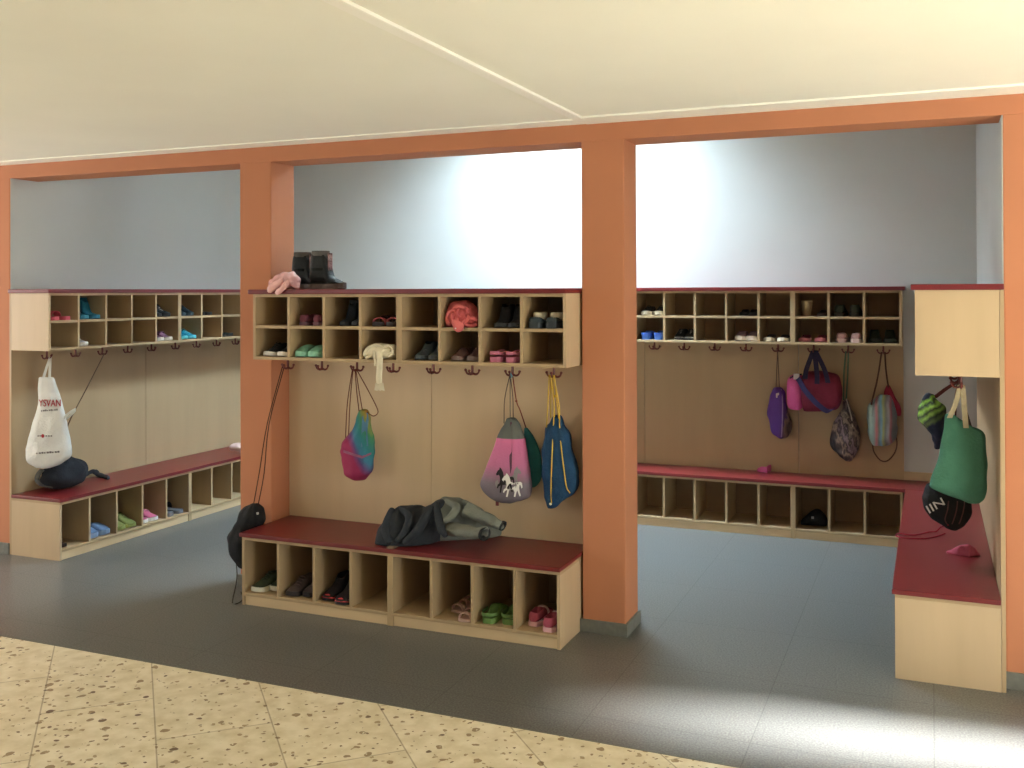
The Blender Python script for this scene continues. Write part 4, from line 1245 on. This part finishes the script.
# ---- right rack bags
A = Vector((.10, 5.02, 1.1))
b = Bag([(393.5, 929, 934), (398, 924, 936), (404, 921, 943), (412, 920.3, 944.5), (420, 922, 944.5), (428, 926.5, 944.5), (436, 931, 944), (444, 934, 941.5), (448, 935.5, 938)], .06, A=A, pleat=.1, freq=7, seed=21)
r = thing('drawstring_bag', 'navy bag with lime green stripes hanging behind the green tote', 'bag', b.at(936, 448), 0, GBAG)
lim = gradient_mat('lime_stripes', [(0, (38, 40, 58)), (.24, (36, 40, 60)), (.30, (84, 100, 62)), (.38, (44, 50, 44)), (.46, (128, 162, 72)), (.53, (50, 56, 48)), (.6, (150, 196, 84)), (.67, (44, 50, 50)), (.73, (140, 190, 80)), (.78, (36, 42, 62)), (1, (34, 40, 64))], (-.35, 0, 1), .7, .12, 3)
b.mesh(.018, 18, 22).build('bag_body', lim, r, world=True, smooth=True, sub=1)
h = hookpt('right', 8, 0, 0, -.046)
h8 = h
MB().strap([h, h.lerp(b.at(934, 396), .5), b.at(934, 398)], RT * .012, FW * .004).build('strap', cloth((104, 52, 52)), r, world=True)
MB().strap([b.at(943, 424) - b.fwd * .05, b.at(942, 434) - b.fwd * .06, b.at(940, 446) - b.fwd * .05, b.at(938, 458) - b.fwd * .04], RT * .008, FW * .002).build('strap', cloth((186, 84, 150)), r, world=True)

A = Vector((.09, 4.80, .9))
rows = [(414, 946, 952), (420, 945.3, 961), (426, 944, 970), (432, 943, 983), (445, 941, 984.5), (460, 937.8, 986), (472, 933.6, 987), (482, 930, 987.3), (488, 931, 986.5), (494, 945, 985.5), (499, 957, 983.5), (503.5, 968, 979)]
b = Bag(rows, .045, A=A, pleat=.10, freq=5, seed=24, square=2.6)
r = thing('tote_bag', 'large green cloth tote with beige handles hanging on the right rack', 'bag', b.at(972, 503), 0, GBAG)
b.mesh(.010, 9, 25).build('bag_body', cloth((70, 118, 98), .08), r, world=True, smooth=True, sub=1)
h = hookpt('right', 9, 0, 0, -.046)
BE = (182, 168, 138)
MB().strap([h - RT * .004, h.lerp(b.surf(950, 416), .5) - b.fwd * .01, b.surf(949.5, 418)], RT * .011, FW * .0025).build('handle', cloth(BE), r, world=True)
MB().strap([h + RT * .006, h.lerp(b.surf(965, 424), .5) - b.fwd * .01, b.surf(966, 428)], RT * .011, FW * .0025).build('handle', cloth(BE), r, world=True)
MB().strap([h + RT * .012 + FW * .02, b.at(966, 405) + FW * .02, b.at(972, 429) + FW * .01], RT * .007, FW * .002).build('handle', cloth((74, 66, 62)), r, world=True)

A = Vector((.075, 5.13, .6))
b = Bag([(484, 930, 940), (488, 927, 955), (493, 924.3, 964), (499, 923, 969), (506, 925.5, 971), (513, 929.4, 971), (520, 934.5, 967.5), (525, 939.5, 962), (529, 945, 956)], .075, A=A, pleat=.05, seed=27)
r = thing('drawstring_bag', 'black bag with white lettering hanging below the green tote', 'bag', b.at(950, 529), 0, GBAG)
b.mesh(.011, 13, 28, SEAT + .002).build('bag_body', cloth((34, 35, 36), .1), r, world=True, smooth=True, sub=1)
text_on(b, 'IIN', 926.5, 944.5, 501.5, 509.5, cloth((214, 212, 208), .03), r, 'lettering', rot=30)
h = hookpt('right', 7, 0, 0, -.046)
for x in (942, 950):
    cord(r, [h, h.lerp(b.at(x, 486), .5), b.at(x, 487)], .004, (96, 48, 50))
RDC = (140, 44, 58)
for x0 in (947, 956, 963):
    cord(r, [b.surf(x0 + 1.5, 501), b.surf(x0 + .5, 510), b.surf(x0 - 2, 519), b.surf(x0 - 4 if x0 > 950 else x0, 524)], .0026, (92, 64, 62))
zc = SEAT + .0035
cord(r, [b.surf(948, 525), onz(941, 527, .42), onz(936, 531.5, zc), onz(929, 532, zc), onz(914, 535, zc), onz(899, 533.5, zc), onz(896.5, 536, zc), onz(905, 538, zc), onz(925, 538.5, zc), onz(938, 536, zc), onz(945, 533.5, zc)], .0035, RDC)


# ------------------------------------------------------------------ cloth lying about
def heap(cols, zf, back, amp, scale, seed, name, material, parent=None, n=22, minz=None, frontpull=0.0, smooth=3):
    """soft heap lofted along the bench: (x, ytop, yfront) with the front edge resting on height zf"""
    pts = catmull([Vector(c) for c in cols], smooth)
    rr = []
    for p in pts:
        x, yt, yb = p.x, p.y, p.z
        f = onz(x, yb, zf)
        yback = back(x) if callable(back) else back
        yc = (f.y + max(yback, f.y + .02)) / 2
        hd = max(.006, (max(yback, f.y + .02) - f.y) / 2)
        top = ony(x, yt, yc)
        hz = max(.006, top.z - zf)
        xc = f.x * .5 + top.x * .5
        ring = []
        for k in range(n):
            th = 2 * PI * k / n
            c, s_ = math.cos(th), math.sin(th)
            z = zf + .001 + hz * max(0, s_) ** .75 if s_ > 0 else zf + .001
            ring.append(Vector((xc, yc - hd * c, z)))
        rr.append(ring)
    mb = MB().rings(rr)
    mb.bm.normal_update()
    mb.wrinkle(amp, scale, seed, keep=lambda co: 1.0 if co.z > zf + .012 else .0)
    for v in mb.bm.verts:
        if v.co.z < (minz if minz is not None else zf + .0008): v.co.z = zf + .0008
    return mb.build(name, material, parent, world=parent is not None, smooth=True, sub=1)


r = thing('jacket', 'dark and grey jacket lying crumpled on the red seat of the middle rack', 'jacket', (ony(440, 540, 4.55).x, 4.55, SEAT))
heap([(382.5, 522, 545), (385, 513, 546), (389, 506.5, 547), (396, 503.5, 548), (403, 505, 548), (411, 509, 548), (420, 505, 547.5), (431, 501.5, 546), (437, 502, 544.5), (442, 510, 542.5), (447, 526, 541)], SEAT, 4.75, .024, 15, 3, 'dark_body', cloth((50, 54, 60), .1), r)
heap([(432, 503, 541), (437, 499, 542), (445, 497, 542), (452, 496, 541.5), (459, 496.5, 541), (465, 500, 540.5), (472.5, 506, 540), (480, 511, 539.5), (487, 516, 539), (494.5, 520, 537.5), (501, 525, 536)], SEAT, 4.77, .020, 15, 8, 'grey_body', cloth((112, 116, 108), .08), r)


def sleeve(p0, p1, p2, r0, r1, seed):
    q = catmull([Vector(p0), Vector(p1), Vector(p2)], 6)
    rr = []
    for i, p in enumerate(q):
        t = (q[min(i + 1, len(q) - 1)] - q[max(i - 1, 0)]).normalized()
        u = (Vector((0, 0, 1)) - t * t.z).normalized(); v = t.cross(u)
        ra = r0 + (r1 - r0) * i / (len(q) - 1)
        rr.append([p + u * (ra * .85 * math.cos(2 * PI * k / 18)) + v * (ra * 1.25 * math.sin(2 * PI * k / 18)) for k in range(18)])
    # turn the cuff inward so that it reads as an open end
    t = (q[-1] - q[-2]).normalized()
    c = q[-1]
    rr.append([c + (p - c) * .8 for p in rr[-1]])
    rr.append([c - t * .05 + (p - c) * .9 for p in rr[-1]])
    mb = MB().rings(rr, caps=False).wrinkle(.014, 20, seed)
    s_ = mb.build('sleeve', cloth((120, 124, 116), .08), r, world=True, smooth=True, sub=1)
    cr_ = []
    for g, d in ((1.04, -.012), (1.10, -.006), (1.10, .004), (.86, .004), (.8, -.03)):
        cr_.append([c + t * d + (p - c) * g for p in [q_ for q_ in rr[-3]]])
    MB().rings(cr_, caps=False).build('cuff', cloth((44, 46, 48)), s_, smooth=True, world=True)


sleeve(ony(450, 529, 4.50), ony(466, 532, 4.455), ony(485, 534, 4.44), .040, .034, 2)
sleeve(ony(466, 510, 4.60), ony(486, 519, 4.60), ony(503, 526, 4.60), .040, .026, 5)
def ridge(pts, rad, m_, name='fold'):
    MB().tube([Vector(p) for p in pts], [rad * (.65 + .35 * math.sin(PI * j / (6 * (len(pts) - 1)))) for j in range(80)], 10, 6).wrinkle(.006, 26, len(pts)).build(name, m_, r, world=True, smooth=True, sub=1)


DJ, GJ = cloth((50, 54, 60), .1), cloth((112, 116, 108), .08)
ridge([ony(393, 509, 4.50), ony(388, 520, 4.44), ony(386, 532, 4.40), ony(390, 543, 4.385)], .026, DJ)
ridge([ony(400, 508, 4.52), ony(409, 517, 4.45), ony(406, 530, 4.41), ony(396, 542, 4.39)], .022, DJ)
ridge([ony(432, 507, 4.52), ony(425, 519, 4.45), ony(417, 531, 4.41), ony(404, 543, 4.39)], .024, DJ)
ridge([ony(436, 503, 4.56), ony(438, 515, 4.48), ony(441, 528, 4.43), ony(446, 537, 4.415)], .022, DJ)
ridge([ony(446, 500, 4.58), ony(456, 507, 4.52), ony(452, 516, 4.47), ony(444, 521, 4.45)], .022, GJ)
ridge([ony(462, 501, 4.62), ony(476, 509, 4.62), ony(490, 519, 4.62)], .020, GJ)
heap([(387, 546.5, 548.6), (390, 546.8, 549), (393, 547, 549.2), (395, 548, 549.2)], SEAT, 4.40, .002, 30, 4, 'hem', cloth((150, 134, 110)), r)

r = thing('drawstring_bag', 'crumpled shiny pink bag on the middle rack top, left of the black boots', 'bag', (ony(282, 288, 4.5).x, 4.5, CAPM))


def lump(cols, Y, dep, amp, scale, seed, name, material, parent, n=22, clampz=None, cell=None):
    """crumpled cloth seen from the front: columns (x, ytop, ybot) at depth Y"""
    pts = catmull([Vector(c) for c in cols], 3)
    rr = []
    hmax = max(p.z - p.y for p in pts)
    for p in pts:
        a, c = ony(p.x, p.y, Y), ony(p.x, p.z, Y)
        m_ = (a + c) / 2
        hz = max(.002, (a.z - c.z) / 2)
        d = dep * max(.15, ((p.z - p.y) / hmax)) ** .6
        rr.append([m_ + Vector((0, d * math.cos(2 * PI * k / n), hz * math.sin(2 * PI * k / n))) for k in range(n)])
    mb = MB().rings(rr).wrinkle(amp, scale, seed)
    if clampz is not None:
        for v in mb.bm.verts: v.co.z = max(v.co.z, clampz + .0008)
    if cell:
        Mc, cw, D = CELLS[cell]
        for v in mb.bm.verts: v.co.x = max(Mc.translation.x - cw / 2 + .004, min(Mc.translation.x + cw / 2 - .004, v.co.x))
    return mb.build(name, material, parent, world=parent is not None, smooth=True, sub=1)


M_SATIN = mat('pink_satin', (230, 174, 170), .22, .7, .08, 20, .3, 60)
lump([(269.5, 286, 290), (272, 280, 290), (276, 277, 290), (280, 273, 290), (285, 271.5, 290), (289, 271, 290), (292, 271.5, 289), (295, 276, 289)], 4.53, .06, .022, 24, 3, 'bag_body', M_SATIN, r, clampz=CAPM)
lump([(267, 289, 292), (268.5, 285, 293.5), (271, 283, 293.5), (274, 281.5, 290.5), (278, 280, 287.5), (283, 277, 284)], 4.42, .014, .006, 26, 5, 'fold', M_SATIN, r)
lump([(275.5, 291, 294), (277, 289, 294.8), (280.5, 287, 293.8), (284, 283, 290), (288, 278.5, 285)], 4.415, .014, .005, 26, 7, 'fold', M_SATIN, r)

# cream scarf in the lower cubby, its fringed end hanging out
CELL = CELLS[('middle', 'low', 3)][0]
zf = CELL.translation.z
CRM = cloth((226, 216, 190), .08)
r = thing('scarf', 'cream scarf stuffed in the fourth lower cubby of the middle rack, one end dangling', 'scarf', (CELL.translation.x, 4.5, zf))
lump([(361, 355, 357), (364, 352, 358.5), (369, 346, 359), (375, 343.5, 359.5), (382, 343, 360), (388, 343.5, 359.5), (394, 345, 359), (396, 349, 357)], 4.50, .055, .014, 26, 3, 'scarf_body', CRM, r, clampz=zf, cell=('middle', 'low', 3))
for pts, ra in (([(364, 356), (367, 349.5), (373, 346), (380, 345.5), (384, 348.5), (381, 351.5), (375, 352)], .010), ([(366, 358), (372, 355.5), (380, 355), (388, 354), (393, 351)], .011), ([(384, 347), (388, 345.5), (392, 348), (392.5, 353), (388, 357)], .009)):
    MB().tube([ony(x, y, 4.452 + .006 * math.sin(x)) for x, y in pts], [ra * (.75 + .25 * math.sin(.6 * j)) for j in range(60)], 10, 5).wrinkle(.003, 50, 3).build('fold', CRM, r, world=True, smooth=True, sub=1)
p = [ony(379, 351, 4.452), ony(379.5, 356, 4.432), ony(379.8, 361, 4.428), ony(379.6, 368, 4.430), ony(379, 376, 4.432), ony(379.2, 384, 4.432)]
MB().strap(p, (.019, 0, 0), (0, .009, 0)).wrinkle(.003, 40, 2).build('hanging_end', CRM, r, world=True, smooth=True, sub=1)
p = [ony(374, 350, 4.45), ony(374.5, 357, 4.432), ony(375.6, 362, 4.429), ony(375.4, 366, 4.432)]
MB().strap(p, (.009, 0, 0), (0, .006, 0)).build('hanging_end', CRM, r, world=True, smooth=True, sub=1)
mb = MB()
for k in range(9):
    x = 376 + k * .85
    mb.tube([ony(x, 383, 4.43), ony(x + (k - 4) * .15, 387, 4.428), ony(x + (k - 4) * .3, 390 + (k % 3) * .4, 4.43)], .0036, 6, 2)
mb.build('fringe', CRM, r, world=True, smooth=True)

# pink scarf with a little bird face
CELL = CELLS[('middle', 'up', 5)][0]
zf = CELL.translation.z
r = thing('scarf', 'bundled coral pink scarf in the sixth upper cubby of the middle rack', 'scarf', (CELL.translation.x, 4.52, zf))
PK, PK2 = cloth((206, 102, 104), .14), cloth((222, 118, 116), .1)
lump([(444.5, 318, 325), (447, 310, 328), (452, 304, 329), (459, 300.5, 329), (466, 300.5, 329), (472, 304, 329), (477, 311, 328), (479, 318, 326)], 4.54, .065, .016, 26, 9, 'scarf_body', PK, r, clampz=zf, cell=('middle', 'up', 5))
for k, (cx_, cy_, rx, ry, ph) in enumerate(((460, 315, 9, 9, 0), (463, 312, 5.5, 5.5, 1), (452, 318, 5, 8, 2), (471, 322, 7, 4, .5))):
    pts = [ony(cx_ + rx * math.cos(a + ph), cy_ + ry * math.sin(a + ph), 4.475 + .01 * math.sin(2 * a)) for a in [5.4 * j / 10 for j in range(11)]]
    MB().tube(pts, [.008 + .003 * math.sin(j * .3) for j in range(40)], 10, 3).build('fold', PK if k % 2 else PK2, r, world=True, smooth=True, sub=1)
lump([(452.5, 321, 324), (454.5, 319, 330), (457.5, 320, 332.5), (461, 322, 332), (463.5, 325, 330)], 4.435, .012, .003, 40, 4, 'overhanging_end', PK2, r)
MB().ball(ony(455.5, 328.4, 4.42), .004, sy=.6).build('eye', cloth((236, 234, 230), .02), r, world=True, smooth=True)

# small cloths on seats
r = thing('glove', 'small pink glove lying on the back rack seat, left of the purple bag', 'glove', onz(766, 471, SEAT))
heap([(757, 469.5, 471.5), (759, 467.5, 472), (762, 466.5, 472.2), (765.5, 467, 472.8), (767.5, 466.5, 473)], SEAT, 7.16, .004, 50, 3, 'palm', cloth((186, 84, 128)), r)
heap([(766, 466.8, 472.5), (769, 464.8, 471.8), (772, 464.8, 471), (774.5, 466.5, 470.5)], SEAT, 7.18, .004, 50, 6, 'fingers', cloth((192, 92, 134)), r)
o = heap([(946.5, 551.5, 553.5), (950, 550, 554), (955, 548.6, 555), (960, 545.5, 556), (965, 544.5, 556.5), (970, 544.5, 557), (974, 547.5, 556), (977, 551, 555.8), (980, 554, 556)], SEAT, lambda x: 4.98 + .0 * x, .007, 40, 5, 'cloth_scrap', cloth((190, 96, 120), .1))
tag(o, 'crumpled pink cloth lying on the wide seat of the right rack', 'cloth')
o = lump([(231, 446, 450), (233, 443.5, 450.5), (236.5, 443, 450.8), (240, 443.5, 451), (243, 446, 450)], 6.44, .05, .006, 30, 5, 'cloth_scrap', cloth((214, 186, 180), .06), None, clampz=SEAT)
tag(o, 'pale pink cloth on the far end of the left seat beside the pillar', 'cloth')

# black bag in the sixth bay of the back bench
M_, cw_, D_ = CELLS[('back', 'bench', 5)]
c = M_.translation
r = thing('drawstring_bag', 'black bag stuffed in the sixth bench bay of the back rack', 'bag', c + Vector((0, .15, .0008)))
rr = []
for i in range(13):
    u = -1 + 2 * i / 12
    hz = .135 * (.35 + .65 * (1 - u * u)) * (.78 + .3 * u)
    rr.append([Vector((u * .085, .085 * math.cos(2 * PI * k / 20) * (1 - .5 * u * u), hz * (1 + math.sin(2 * PI * k / 20)) / 2)) for k in range(20)])
MB().rings(rr).wrinkle(.007, 22, 3, keep=lambda co: 1 if co.z > .02 else 0).build('bag_body', cloth((36, 37, 40)), r, smooth=True, sub=1)
MB().box(-.008, .008, -.089, -.084, .062, .076, .001).build('label_tab', cloth((150, 150, 150), .03), r)
